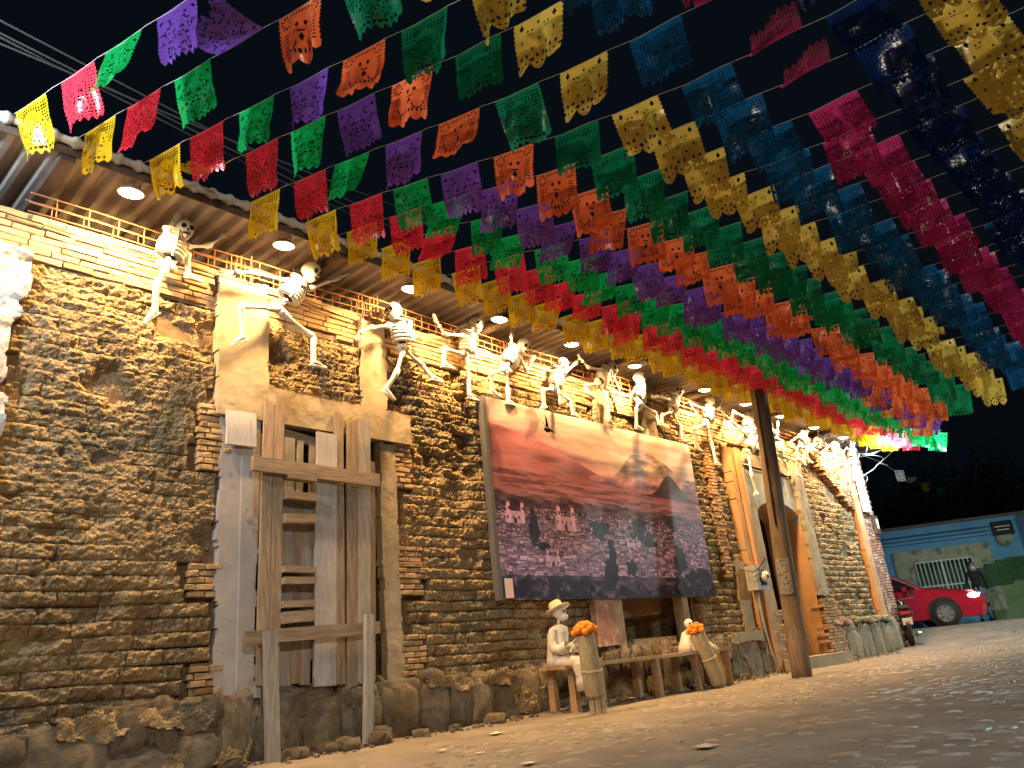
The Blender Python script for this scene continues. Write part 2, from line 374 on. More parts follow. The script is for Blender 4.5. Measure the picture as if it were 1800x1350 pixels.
# core of the wall
core = MB()
def corebox(a, b, c, d): core.box(((a+b)/2, .34, (c+d)/2), (b-a, .5, d-c))
corebox(X0, 3.30, -.1, 4.2); corebox(3.30, 4.72, -.1, .40); corebox(3.30, 4.72, 2.88, 4.2)
corebox(4.72, 8.26, -.1, 4.2); corebox(8.26, 10.34, -.1, .44); corebox(8.26, 10.34, 1.93, 4.2)
corebox(10.34, 12.76, -.1, 4.2); corebox(12.76, 14.48, 2.9, 4.2); corebox(14.48, 18.6, -.1, 4.2)
core.box((18.33, 1.9, 2.1), (.5, 2.6, 4.3)); core.box((X0-.1, 2.2, 2.1), (.2, 3.6, 4.3))
core.build('wall_core', MA['adobe_dark'], B)
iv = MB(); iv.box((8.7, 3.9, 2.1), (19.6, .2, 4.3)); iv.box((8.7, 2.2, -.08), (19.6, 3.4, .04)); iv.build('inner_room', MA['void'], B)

# zones without adobe blocks (x0, x1, z0, z1)
EXC = [(2.97, 4.98, .40, 3.17), (2.93, 5.09, 2.80, 3.17), (2.93, 3.43, 3.1, 4.2), (4.48, 4.82, 3.1, 4.1),
       (2.76, 3.0, .5, .80), (2.74, 3.0, 1.27, 1.55), (2.78, 3.0, 2.30, 2.90),
       (4.86, 5.18, .5, .92), (4.86, 5.2, 1.27, 1.78), (4.86, 5.12, 2.35, 2.97),
       (8.45, 8.82, 3.3, 4.1), (9.68, 9.99, 3.3, 4.0), (8.2, 10.4, .3, 2.0), (6.6, 10.4, 1.5, 3.3),
       (11.95, 15.02, -.1, 3.72), (17.42, 18.7, 0, 4.3), (-1.3, 1.36, 1.7, 3.9),
       (16.2, 17.6, 3.02, 4.3), (15.5, 16.3, 3.5, 4.3), (11.35, 11.62, 1.5, 3.6)]
def top_of_adobe(x): return 3.80 if x < 6 else 3.78
def bottom_of_adobe(x):
    if x < 2.4: return .40
    if x < 5.3: return .50
    if x < 8: return .46
    if x < 12: return .58
    return .68
def jointw(x, z):  # how strongly the courses show: strong low and right, faint on the upper left
    return float(np.clip(.16+.50*np.clip((1.85-z)/.6, 0, 1)+.34*np.clip((x-3)/1, 0, 1)+.55*float(fbm(np.array(x*.8), np.array(z*1.1), 77, 3)), .06, .95))
blocks = []
ci = 0; z = .36
while z < 3.86:
    hgt = .108+random.uniform(-.006, .008)
    x = X0-random.random()*.4
    while x < 17.45:
        w = random.uniform(.25, .46)*(1 if x < 12 else .85)
        segs = [(x+.001, x+w-.001)]
        zc = z+hgt/2
        if bottom_of_adobe(x) < zc < top_of_adobe(x):
            for (a, b, c, d) in EXC:
                if c < zc < d:
                    ns = []
                    for (p, q) in segs:
                        if q <= a or p >= b: ns.append((p, q)); continue
                        if p < a: ns.append((p, a))
                        if q > b: ns.append((b, q))
                    segs = ns
            for (p, q) in segs:
                if q-p > .07: blocks.append((p, q, z+random.uniform(-.004, .004), z+hgt-.002, ci))
        x += w
    z += hgt; ci += 1
def block_verts(p, q, z0, z1, nu, nv, rnd):
    u = np.concatenate([[0], np.linspace(0, 1, nu-2), [1]]); v = np.concatenate([[0], np.linspace(0, 1, nv-2), [1]]); U, Vv = np.meshgrid(u, v, indexing='ij')
    X = p+(q-p)*U; jw = jointw((p+q)/2, (z0+z1)/2)
    sag = .030*fbm(X*1.1, np.full_like(X, z0*2), 41, 2)
    Z = z0+(z1-z0)*Vv+sag
    ox = .010*fbm(Z*28+p*9, X*3, 81, 3); oz = .012*fbm(X*16, Z*3+z0*7, 83, 3)
    ed = np.minimum(np.minimum(U*(q-p)+ox*.8, (1-U)*(q-p)-ox*.8)*1.5, np.minimum(Vv*(z1-z0)+oz, (1-Vv)*(z1-z0)-oz))
    ew = .020
    prof = np.clip(ed/ew, 0, 1)**.7
    big = fbm(X*.9, Z*1.2, 11, 3); hole = np.clip(fbm(X*2.4, Z*3.4, 23, 4)-.18, 0, 1); hole2 = np.clip(fbm(X*9, Z*9, 29, 3)-.30, 0, 1)
    front = -(.030+.020*jw+rnd*.016*jw+.05*big-.20*hole-.10*hole2)
    front = front-.020*fbm(X*10, Z*14, 51, 3)-.020*fbm(X*30, Z*34, 61, 3)
    front = front+.022*jw*(1-Vv)**2
    dep = .003+.025*jw*(.55+.9*vn(X*3.1, Z*5, 97))
    Y = front+dep*(1-prof)
    Y = np.minimum(Y, .035); Y[0] = .05; Y[-1] = .05; Y[:, 0] = .05; Y[:, -1] = .05
    jx = .005*fbm(X*30+9, Z*30, 71, 2)
    return np.stack([X+jx, Y, Z+jx*.8], -1).reshape(-1, 3)
blocks = [bk for bk in blocks if not (bk[0] < -.4)]
def bsize(bk):
    a = proj((bk[0], 0, (bk[2]+bk[3])/2)); b = proj((bk[1], 0, (bk[2]+bk[3])/2))
    if b[0] < 0 or a[2] < .5 or a[1] > 1350: return 0
    if 6.3 < bk[0] < 10.5 and 1.3 < bk[2] < 3.4: return 0
    return (b[0]-a[0])*F*.1/a[2]
order = sorted(range(len(blocks)), key=lambda i: -bsize(blocks[i]))
single = set(order[:290])
RV = []; RF = []; off = 0
for i, bk in enumerate(blocks):
    rnd = random.uniform(-1, 1)
    if i in single:
        nu, nv = max(8, int((bk[1]-bk[0])/.008)), 17
        V = block_verts(*bk[:4], nu, nv, rnd)
        link('adobe_block', np_mesh('adobe_block', V, grid_faces(nu, nv)), MA['adobe'], B)
    else:
        nu, nv = max(7, int((bk[1]-bk[0])/.014)), 11
        V = block_verts(*bk[:4], nu, nv, rnd); RV.append(V); RF.append(grid_faces(nu, nv, off)); off += len(V)
tag(link('adobe_masonry', np_mesh('adobe_masonry', np.concatenate(RV), np.concatenate(RF)), MA['adobe'], B), kind='stuff')

# bricks -------------------------------------------------------
def brick_verts(x0, x1, z0, z1, yf, jit=.004, yb=.05):
    V = []
    for (y, g) in ((yb, 0), (yf+.006, 0), (yf, .006)):
        for (a, b) in ((x0+g, z0+g), (x1-g, z0+g), (x1-g, z1-g), (x0+g, z1-g)): V.append((a, y, b))
    V = np.array(V); V[4:] += np.random.uniform(-jit, jit, V[4:].shape); return V
BF = [(8, 9, 10, 11)]+[(i*4+k, i*4+(k+1) % 4, (i+1)*4+(k+1) % 4, (i+1)*4+k) for i in range(2) for k in range(4)]
bricks = []
def brick_zone(x0, x1, z0, z1, bl=.235, bh=.05, yf=-.03, edge=0.0, cond=None, mj=.008, kind='a'):
    z = z0; r_ = 0
    while z+bh*.6 <= z1:
        e = random.uniform(-edge, edge); x = x0+e-(.5*bl if r_ % 2 else 0); xe = x1+random.uniform(-edge, edge)
        while x < xe:
            w = bl*random.uniform(.82, 1.1); a = max(x, x0+e); b = min(x+w-mj, xe)
            if b-a > .04 and (cond is None or cond((a+b)/2, z+bh/2)):
                bricks.append((a, b, z, z+bh-mj, yf+random.uniform(-.008, .008), kind))
            x += w
        z += bh; r_ += 1
def topcond(x, z):
    for c_, w_ in ((3.18, .26), (4.65, .18), (8.63, .2), (9.83, .16)):
        if abs(x-c_) < w_: return False
    nz = float(fbm(np.array(x*1.5), np.array(z*3), 91, 2))
    if z > 4.17 and nz > .05: return False
    if z < 3.9 and nz < -.18: return False
    return x < 15.4 or z > 3.0
brick_zone(-.8, 18.3, 3.84, 4.25, .25, .057, -.045, cond=topcond)
for (a, b, c, d) in ((2.80, 3.08, .50, .80), (2.76, 3.08, 1.28, 1.54), (2.80, 3.08, 2.32, 2.9), (4.86, 5.16, .48, .92), (4.86, 5.18, 1.28, 1.76), (4.86, 5.11, 2.36, 2.96)):
    brick_zone(a, b, c, d, .155, .054, -.055, edge=.02, mj=.011)
brick_zone(4.70, 4.98, .40, .52, .16, .05, -.06)
def stair(x, z): return z > 4.35-(x-15.2)*.62 and x < 17.45
brick_zone(15.2, 17.5, 3.0, 4.2, .2, .05, -.10, cond=stair)
brick_zone(11.3, 11.6, 1.5, 3.7, .2, .055, -.07, edge=.05)
brick_zone(14.45, 15.2, .2, 1.15, .2, .055, -.16, edge=.1)
brick_zone(12.25, 12.95, .2, 1.0, .2, .055, -.10, edge=.1, kind='a')
brick_zone(17.86, 18.28, .62, 4.4, .2, .06, -.06, kind='r')
brick_zone(18.28, 18.62, .05, 4.4, .17, .06, -.085, kind='r', mj=.012)
brick_zone(8.3, 10.3, 1.93, 2.05, .2, .05, -.03)
def brsize(bk):
    a = proj((bk[0], 0, bk[2])); b = proj((bk[1], 0, bk[3]))
    if b[0] < 0 or b[1] > 1350 or a[2] < 1: return 0
    return abs(b[0]-a[0])*F*.05/a[2]
border = sorted(range(len(bricks)), key=lambda i: -brsize(bricks[i]))
bsing = set(border[:290]); RB = {'a': [], 'r': []}
for i, bk in enumerate(bricks):
    V = brick_verts(*bk[:5])
    if i in bsing and bk[5] == 'a':
        m = MB(); m.add(V, BF); m.build('brick', MA['brick'], B)
    else: RB[bk[5]].append(V)
for k, mt in (('a', 'brick_far'), ('r', 'brick_red')):
    V = np.concatenate(RB[k]); Fc = (np.array(BF)[None]+np.arange(len(RB[k]))[:, None, None]*12).reshape(-1, 4)
    tag(link('brickwork', np_mesh('brickwork', V, Fc, False), MA[mt], B), kind='stuff')
for (a, b, c, d, y) in ((-.8, 2.92, 3.82, 4.24, -.024), (3.42, 4.48, 3.82, 4.22, -.024), (4.82, 8.44, 3.82, 4.22, -.024), (8.82, 9.68, 3.82, 4.22, -.024), (9.99, 15.4, 3.82, 4.22, -.024), (17.5, 18.5, .1, 4.3, -.04), (4.87, 5.12, 1.3, 1.74, -.03), (4.87, 5.1, .5, .9, -.03), (2.82, 3.05, .5, .78, -.03), (2.79, 3.05, 1.3, 1.52, -.03), (2.83, 3.05, 2.34, 2.88, -.03), (4.87, 5.06, 2.4, 2.94, -.03)):
    nx = max(3, int((b-a)/.05)); nz_ = max(3, int((d-c)/.05)); xs, zs = np.meshgrid(np.linspace(a, b, nx), np.linspace(c, d, nz_), indexing='ij')
    ys = y+.012*fbm(xs*9, zs*9, 13, 3)
    lm = MB(); lm.add(np.stack([xs, ys, zs], -1).reshape(-1, 3), grid_faces(nx, nz_).tolist()); lm.build('joint_mortar', MA['lime'], B, True)

# plaster patches ----------------------------------------------
def patch(name, rect, mat, yf=-.05, res=.013, ragged=.03, rough=.004, poly=None, holes=None, seed=0, yb=.03):
    x0, x1, z0, z1 = rect; xs = np.arange(x0-ragged, x1+ragged+res, res); zs = np.arange(z0-ragged, z1+ragged+res, res)
    X, Z = np.meshgrid(xs, zs, indexing='ij'); n, m = X.shape
    cx = X[:-1, :-1]+res/2; cz = Z[:-1, :-1]+res/2
    nx_ = ragged*1.5*fbm(cx*5, cz*5, 100+seed, 3); nz_ = ragged*1.5*fbm(cx*5+50, cz*5, 120+seed, 3)
    K = (cx+nx_ > x0) & (cx+nx_ < x1) & (cz+nz_ > z0) & (cz+nz_ < z1)
    if poly is not None: K &= poly(cx+nx_, cz+nz_)
    if holes is not None: K &= ~holes(cx, cz)
    Y = (yf(X, Z) if callable(yf) else yf)+rough*fbm(X*9, Z*9, 130+seed, 3)
    base = np.stack([X, Y+0*X, Z], -1).reshape(-1, 3); back = np.stack([X, np.full_like(X, yb), Z], -1).reshape(-1, 3)
    F1 = grid_faces(n, m)[K.ravel()]; Fs = [F1]; NV = n*m
    Kp = np.zeros((n+1, m+1), bool); Kp[1:n, 1:m] = K
    for i, j in zip(*np.nonzero(K)):
        a = i*m+j
        if not Kp[i, j+1]: Fs.append(np.array([[a, a+1, a+1+NV, a+NV]]))
        if not Kp[i+2, j+1]: Fs.append(np.array([[a+m+1, a+m, a+m+NV, a+m+1+NV]]))
        if not Kp[i+1, j]: Fs.append(np.array([[a+m, a, a+NV, a+m+NV]]))
        if not Kp[i+1, j+2]: Fs.append(np.array([[a+1, a+m+1, a+m+1+NV, a+1+NV]]))
    V = np.concatenate([base, back]); FF = np.concatenate(Fs)
    used, inv = np.unique(FF, return_inverse=True)
    return link(name, np_mesh(name, V[used], inv.reshape(FF.shape), False), mat, B)
patch('concrete_post', (2.93, 3.42, 3.14, 4.18), MA['plaster'], -.075, seed=1)
patch('concrete_post', (4.48, 4.80, 3.12, 4.12), MA['plaster'], -.08, seed=2)
patch('concrete_lintel', (2.94, 5.08, 2.82, 3.15), MA['plaster'], -.085, ragged=.012, rough=.006, seed=3)
patch('plaster_jamb', (3.0, 3.34, .43, 2.80), MA['jamb'], lambda x, z: -.058-.006*(x > 3.19), ragged=.03, rough=.002, seed=4)
patch('plaster_jamb', (4.68, 4.88, .5, 2.80), MA['plaster'], -.06, ragged=.02, seed=5)
patch('concrete_post', (8.47, 8.80, 3.2, 4.12), MA['plaster'], -.10, ragged=.05, seed=6)
patch('concrete_post', (9.69, 9.97, 3.2, 4.0), MA['plaster'], -.10, ragged=.03, seed=7)
patch('glare_white_quoin', (-.9, 1.37, 1.75, 3.86), MA['glareplaster'], lambda x, z: -.10+.04*fbm(x*8, z*8, 7, 3), ragged=.08, rough=.02, seed=8)  # plaster quoin; its white tone paints in the glare on the wall end
patch('plaster_patch', (11.62, 12.02, .55, 1.75), MA['plaster'], -.07, ragged=.06, seed=9)
patch('dala_ledge', (11.0, 12.0, .52, .66), MA['plaster'], -.16, ragged=.03, seed=15)
# door surround: pilasters, segmental arch, reveals
arch = lambda x: 2.56+.30*np.sqrt(np.clip(1-((x-13.62)/.86)**2, 0, 1))
patch('door_pilaster', (12.05, 12.40, .0, 3.70), MA['orange'], lambda x, z: -.13-.05*(x > 12.24), ragged=.015, seed=10)
patch('door_render', (12.40, 12.78, .0, 2.86), MA['plaster'], -.10, ragged=.015, seed=11)
patch('door_render', (12.40, 14.50, 2.5, 3.38), MA['greyrender'], -.10, ragged=.012, poly=lambda x, z: (z > arch(x)) | (x < 12.78) | (x > 14.46), seed=12)
patch('door_head', (12.40, 14.52, 3.39, 3.70), MA['plaster'], -.06, ragged=.03, seed=14)
patch('door_pilaster', (14.47, 14.98, 1.2, 3.70), MA['plaster'], lambda x, z: -.13-.04*(x < 14.7), ragged=.02, seed=13)
rv = MB()
for i in range(16):
    a = 12.78+i*1.68/16; b = a+1.68/16
    rv.add([(a, -.10, float(arch(a))), (b, -.10, float(arch(b))), (b, .62, float(arch(b))), (a, .62, float(arch(a)))], [(0, 1, 2, 3)])
rv.add([(14.46, -.10, -.1), (14.46, .62, -.1), (14.46, .62, 2.7), (14.46, -.10, 2.7)], [(0, 1, 2, 3)])
rv.build('door_reveal', MA['orange'], B)
MB().add([(12.78, -.10, -.1), (12.78, .62, -.1), (12.78, .62, 2.7), (12.78, -.10, 2.7)], [(3, 2, 1, 0)]).build('door_reveal', MA['plaster'], B)
MB().box((13.7, .66, 1.4), (1.9, .06, 3.1)).build('dark_doorway_sheet', MA['void'], B)  # near-black sheet paints the unlit interior of the open doorway
st = MB(); st.box((13.62, -.22, .06), (2.3, .36, .25), jit=.006); st.build('doorstep', MA['plaster'], B)
MB().tube([(12.45, -.10, 3.45), (14.6, -.10, 3.42)], .025, 6).build('lintel_rod', MA['steel'], B)
# recess behind the bench
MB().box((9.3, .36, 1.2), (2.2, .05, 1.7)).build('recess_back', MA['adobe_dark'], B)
for x in (8.36, 9.95): MB().box((x, -.01, 1.25), (.15, .16, 1.45), jit=.012).build('recess_post', MA['plaster'], B)
MB().box((8.05, -.06, .95), (.42, .10, .62), jit=.01).build('brick_pier', MA['brick_red'], B)
MB().box((9.1, .08, .62), (1.0, .34, .16), jit=.01).build('stone_trough', MA['stone'], B)
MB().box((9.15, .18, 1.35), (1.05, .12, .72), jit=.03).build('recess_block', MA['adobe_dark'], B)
# strips of render and stone on the corner pier
patch('corner_strip', (17.5, 17.84, .66, 4.35), MA['orange'], -.11, ragged=.012, seed=20)

# foundation stones ---------------------------------------------
def stone_mesh(seed, rough_=1.0):
    def fn(V):
        a = np.sign(V)*np.abs(V)**.42
        a = a/np.maximum(np.linalg.norm(a, axis=1)[:, None]**.45, .2)
        n = fbm(V[:, 0]*1.6+seed*3.1, V[:, 2]*1.6+V[:, 1]*1.3+seed, seed, 3)
        n2 = fbm(V[:, 0]*4+seed, V[:, 2]*4+V[:, 1]*3, seed+50, 3)
        n3 = fbm(V[:, 0]*9+seed, V[:, 2]*9+V[:, 1]*7, seed+70, 3)
        return a*(1+rough_*(.28*n+.16*n2+.07*n3))[:, None]
    m = MB(); m.ell((0, 0, 0), (1, 1, 1), 44, 26, fn); return m.mesh('foundation_stone', True)
SM = [stone_mesh(i) for i in range(9)]; SM2 = [stone_mesh(20+i, .4) for i in range(5)]
def stone(x, z, w, h, y=-.03, d=.10, mat='stone', name='foundation_stone', parent=B, rot=None):
    return link(name, random.choice(SM), MA[mat], parent, M4(rot if rot is not None else ry(random.uniform(-.15, .15)), (x, y, z), (w*.60, d, h*.60)))
x = -.6
while x < 12.0:
    w = random.uniform(.26, .58); top = bottom_of_adobe(x+.2)+.02
    if 12.9 < x < 14.6: x += .3; continue
    if random.random() < .55 or w < .34: stone(x+w/2, top*.48, w, top*1.0)
    else:
        hh = random.uniform(.4, .62)*top
        stone(x+w/2, hh*.5, w, hh); stone(x+w*.3, hh+(top-hh)/2, w*.62, top-hh); stone(x+w*.8, hh+(top-hh)/2, w*.45, top-hh)
    x += w*.93
for x, w, h in ((3.5, .4, .42), (3.95, .55, .44), (4.4, .35, .4), (3.75, .3, .2), (4.3, .24, .2)): stone(x, h/2+(.3 if h < .3 else 0), w, h, y=-.03)
x = 14.75
while x < 18.2:
    w = random.uniform(.24, .36); stone(x+w/2, random.uniform(.27, .31), w*1.3, random.uniform(.55, .7), y=-.03, d=.13, mat='greenstone', rot=ry(random.uniform(-.05, .05))); x += w
for x, w in ((15.0, .5), (15.5, .4), (16.1, .45), (16.7, .5), (17.2, .4), (17.7, .45)): stone(x, .70, w, .10, y=-.05, d=.14, mat='brick_red' if x < 16 else 'greenstone')
patch('mud_coat', (14.75, 18.3, .0, .60), MA['plaster'], lambda x, z: -.09-.02*fbm(x*6, z*6, 7, 3), ragged=.03, rough=.03, seed=80, res=.025)
for i, (a, b_, c, d) in enumerate(((-.3, .9, .30, .47), (1.9, 2.95, .33, .50), (2.5, 3.3, .02, .20), (5.1, 6.2, .36, .50), (6.3, 6.9, .05, .30), (10.6, 11.4, .30, .56))):
    patch('mud_coat', (a, b_, c, d), MA['adobe'], lambda x, z: -.13-.03*fbm(x*6, z*6, 7, 3), ragged=.07, rough=.03, seed=60+i)
# pebbles / rubble along the foot of the wall
for i, px in enumerate(((405, 1325), (520, 1322), (575, 1318), (610, 1312), (665, 1298), (740, 1292), (800, 1282), (872, 1270), (1310, 1195), (1478, 1165), (1500, 1160))):
    P = at(px[0], px[1], -.2); s = random.uniform(.05, .09) if i != 4 else .12
    o = link('loose_stone', random.choice(SM), MA['stone'], None, M4(rz(random.random()*3), (P[0], -.2, s*.45), (s*1.3, s, s*.7)))
    tag(o, 'loose stone on the ground '+('left of the left prop post', 'just right of the left prop post', 'under the middle of the boarded window', 'left of the right prop post, largest of the row', 'right of the right prop post', 'below the lower right brick patch', 'between window and bench, first', 'by the left end of the bench', 'left of the doorstep, under the meter conduit', 'just right of the doorstep', 'before the upright base slabs')[i], 'stone', 'loose stones at the foot of the wall')
pv = []; 
for i in range(900):
    x = random.uniform(.5, 18.2); y = -abs(random.gauss(.12, .12))-.05; s = random.uniform(.006, .022)
    pv.append((x, y, s))
g = MB()
for x, y, s in pv: g.box((x, y, s*.5+.03*math.exp(-(y/.16)**2)), (s*2, s*1.6, s*1.2), rot=rz(random.random()*3), jit=s*.3)
tag(g.build('gravel', MA['stone']), 'crumbled mud and gravel along the foot of the wall', 'gravel', kind='stuff')

# boarded window -------------------------------------------------
WB = empty('window_boarding', (4, 0, 1.6), B)
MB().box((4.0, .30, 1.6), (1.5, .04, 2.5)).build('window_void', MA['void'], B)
def plank(pt, pb, wpx, mat, Y=-.06, th=.028, cut=0.0, name='plank', parent=WB):
    """pt, pb: photo pixels of the top and bottom centre; wpx: width in pixels near the middle"""
    a = at(*pt, Y); b = at(*pb, Y); mid = ((pt[0]+pb[0])/2, (pt[1]+pb[1])/2)
    vert = abs(pt[1]-pb[1]) > abs(pt[0]-pb[0])
    if vert: w = abs(at(mid[0]+wpx/2, mid[1], Y)[0]-at(mid[0]-wpx/2, mid[1], Y)[0])
    else: w = abs(at(mid[0], mid[1]+wpx/2, Y)[2]-at(mid[0], mid[1]-wpx/2, Y)[2])
    d = a-b; L = np.linalg.norm(d); d /= L; side = np.cross(d, (0, 1, 0)); n = 14
    V = []; 
    for i in range(n):
        t = i/(n-1)
        for s in (-1, 1):
            ww = w/2*(1+.012*math.sin(7*t+wpx))
            e = cut*random.uniform(-.5, .5)*L*.02 if i in (0, n-1) else 0
            for y in (-th/2, th/2):
                V.append(b-0*d+d*(L*t+e)+side*s*ww+np.array([0, y+.003*math.sin(5*t+wpx), 0]))
    Fc = []
    for i in range(n-1):
        o = i*4
        Fc += [(o, o+4, o+6, o+2), (o+1, o+3, o+7, o+5), (o, o+1, o+5, o+4), (o+2, o+6, o+7, o+3)]
    Fc += [(0, 2, 3, 1), ((n-1)*4, (n-1)*4+1, (n-1)*4+3, (n-1)*4+2)]
    V = np.array(V)-b
    # local frame: grain runs along the object's own z (vertical) or x
    me = MB().add(V, Fc).mesh(name); return link(name, me, MA[mat], parent, Matrix.Translation(b))
plank((424, 724), (424, 783), 52, 'wood_pale', -.10)
plank((456, 762), (437, 1105), 13, 'wood', -.05)
plank((473, 703), (459, 1200), 18, 'wood', -.115, cut=2); plank((491, 702), (480, 1203), 18, 'wood', -.118, cut=2)
plank((508, 770), (500, 1206), 20, 'wood_grey', -.05); plank((525, 870), (518, 1202), 17, 'wood', -.05)
plank((540, 868), (535, 1204), 16, 'wood_grey', -.05); plank((552, 875), (549, 1160), 12, 'wood', -.052); plank((527, 775), (525, 868), 11, 'wood_grey', -.04); plank((548, 775), (547, 875), 9, 'wood', -.04)
plank((574, 762), (570, 1206), 37, 'wood_pale', -.115)
plank((595, 726), (598, 1203), 15, 'wood', -.105)
plank((620, 740), (620, 1205), 22, 'wood', -.108, cut=3); plank((640, 746), (638, 1204), 22, 'wood_grey', -.11, cut=3)
plank((654, 812), (655, 1200), 8, 'wood', -.05)
plank((500, 762), (590, 790), 16, 'wood_x', -.02); plank((498, 742), (595, 765), 9, 'wood_x', .02)
for (a, b, w) in (((501, 837), (552, 844), 9), ((499, 871), (552, 876), 13), ((497, 912), (550, 913), 16), ((496, 1001), (551, 1003), 11), ((496, 1021), (551, 1021), 12), ((494, 1063), (549, 1061), 12), ((494, 1087), (549, 1082), 20)):
    plank(a, b, w, 'wood_x', -.14, .10, name='batten')
plank((443, 817), (665, 838), 24, 'wood_x', -.13, .05, name='crossbar') if False else None
plank((443, 814), (665, 845), 24, 'wood_x', -.165, .05, name='crossbar')
plank((430, 1122), (665, 1103), 23, 'wood_x', -.17, .05, name='crossbar')
plank((475, 1108), (479, 1340), 23, 'wood_grey', -.24, .045, name='prop_post'); plank((648, 1080), (647, 1308), 14, 'wood_grey', -.24, .045, name='prop_post')
plank((447, 1212), (472, 1213), 30, 'wood_grey', -.08, .06, name='sill_block')

# roof ------------------------------------------------------------
ZR = 4.56
per = .155
def corr(x): 
    t = (x/per) % 1.0
    return .052*np.clip((.5-np.abs(t-.5))*5-.9, 0, 1)
for k in range(21):
    a = -1.0+k*.98; xs = np.arange(a, a+1.0, per/12); ys = np.array([-.60, 3.6])
    Xr, Yr = np.meshgrid(xs, ys, indexing='ij'); Zr = ZR+corr(Xr)+.012*(Yr+.6)+(k % 2)*.003
    link('roof_sheet', np_mesh('roof_sheet', np.stack([Xr, Yr, Zr], -1), grid_faces(len(xs), 2), False), MA['roof'], B)
xs = np.arange(-1.0, 19.3, .022)
m_ = MB(); rad = .032+.020*np.clip(np.cos((xs/per-.5)*2*PI)*1.6-.4, 0, 1)
m_.tube([(x, -.63, 4.60) for x in xs], list(rad), 10); m_.build('eave_trim', MA['trim'], B, True)
MB().box((9.15, -.595, 4.535), (20.3, .012, .075)).build('fascia', MA['steel'], B)
for x in (1.45, 3.95, 6.4, 8.85, 11.3, 13.75, 16.2, 18.6): MB().box((x, 1.2, 4.505), (.10, 3.55, .09)).build('roof_beam', MA['steel'], B)
MB().box((9.15, 1.6, 4.42), (20.0, .1, .1)).build('roof_purlin', MA['steel'], B)
# rebar cage
cg = empty('rebar_cage', (9, .06, 4.3), B)
for (y, z) in ((-.03, 4.44), (.10, 4.44), (-.03, 4.35), (.10, 4.28), (-.03, 4.27)):
    pts = [(x, y+.008*math.sin(x*2+z*9), z+.012*math.sin(x*1.1+z*5)+.006*math.sin(x*4.3)) for x in np.arange(1.35, 18.0, .5)]
    MB().tube(pts, .0065, 6).build('rebar', MA['rebar'], cg, True)
sm = MB(); c4 = [(-.03, 4.44), (.10, 4.44), (.10, 4.265), (-.03, 4.265)]
for i in range(4): a, b = c4[i], c4[(i+1) % 4]; sm.tube([(0, a[0], a[1]), (0, b[0], b[1])], .005, 5)
sm = sm.mesh('stirrup')
x = 1.55
while x < 17.9:
    link('stirrup', sm, MA['rebar'], cg, M4(rz(random.uniform(-.12, .12)) @ ry(random.uniform(-.08, .08)), (x+.35*math.sin(0), 0, 0)) if False else Matrix.Translation((x, 0, random.uniform(-.008, .008)))); x += random.uniform(.2, .25)
for xc in (3.15, 4.65, 6.9, 8.62, 9.83, 11.8):
    for dx in (-.1, 0, .1):
        for y in (-.02, .09): MB().tube([(xc+dx, y, 4.0), (xc+dx+random.uniform(-.01, .01), y, 4.44+random.uniform(.0, .08))], .007, 5).build('rebar', MA['rebar'], cg)
# cable along the brick band
pts = [(x, -.075, 4.12+.035*math.sin(x*.8)+.02*math.sin(x*2.3)) for x in np.arange(-.5, 17.6, .3)]
tag(MB().tube(pts, .006, 6).build('wall_cable', MA['wire'], None, True), 'black cable run along the brick band under the eave', 'cable')

# ================================================================ LAMPS
lampx = [1.97, 3.37, 4.91, 6.28, 7.65, 9.11, 11.09, 12.5, 13.9, 15.4, 16.9]
lamp_l = ['first eave lamp from the left, above the yellow flags', 'eave lamp just right of the first skeleton', 'eave lamp above the third skeleton, by a wire loop',
          'eave lamp above the skeleton with both arms raised', 'eave lamp above the kneeling bald skeleton', 'eave lamp above the crouching skeleton near the banner middle',
          'eave lamp just left of the wooden pole', 'eave lamp hidden behind the wooden pole', 'eave lamp first to the right of the wooden pole', 'eave lamp second to the right of the wooden pole', 'eave lamp nearest the corner of the building']
shm = MB().lathe([(.012, .075), (.03, .07), (.075, .04), (.105, .0), (.108, -.004), (.10, -.002)], 20).mesh('lamp_shade', True)
glm = MB().lathe([(.004, -.030), (.05, -.024), (.085, -.010), (.098, .0)], 20).mesh('lamp_glass', True)
for i, x in enumerate(lampx):
    t = empty('eave_lamp', (x, LAMP_Y, 4.47)); tag(t, 'lit warm dish '+lamp_l[i].replace('eave lamp', 'lamp under the eave,', 1) if i == 0 else 'lit warm '+lamp_l[i], 'lamp', 'warm lamps hung under the eave')
    rot = rx(R(8)) @ ry(random.uniform(-.1, .1)); mw = M4(rot, (x, LAMP_Y, 4.47))
    link('lamp_shade', shm, MA['shade'], t, mw); link('lamp_glass', glm, MA['glow'], t, mw)
    for dx in (-.07, .07): MB().tube([(x+dx, LAMP_Y, 4.49), (x+dx*.8, LAMP_Y-.03, 4.57)], .003, 4).build('hanger', MA['wire'], t)
    l = bpy.data.lights.new('bulb', 'SPOT'); l.energy = LAMP_W*(1.0 if i < 6 else 1.1); l.color = WARM; l.spot_size = R(164); l.spot_blend = .6; l.shadow_soft_size = .05
    lo = bpy.data.objects.new('bulb', l); COL.objects.link(lo); lo.parent = t; lo.location = (0, 0, -.085); lo.rotation_euler = (R(33), 0, 0)
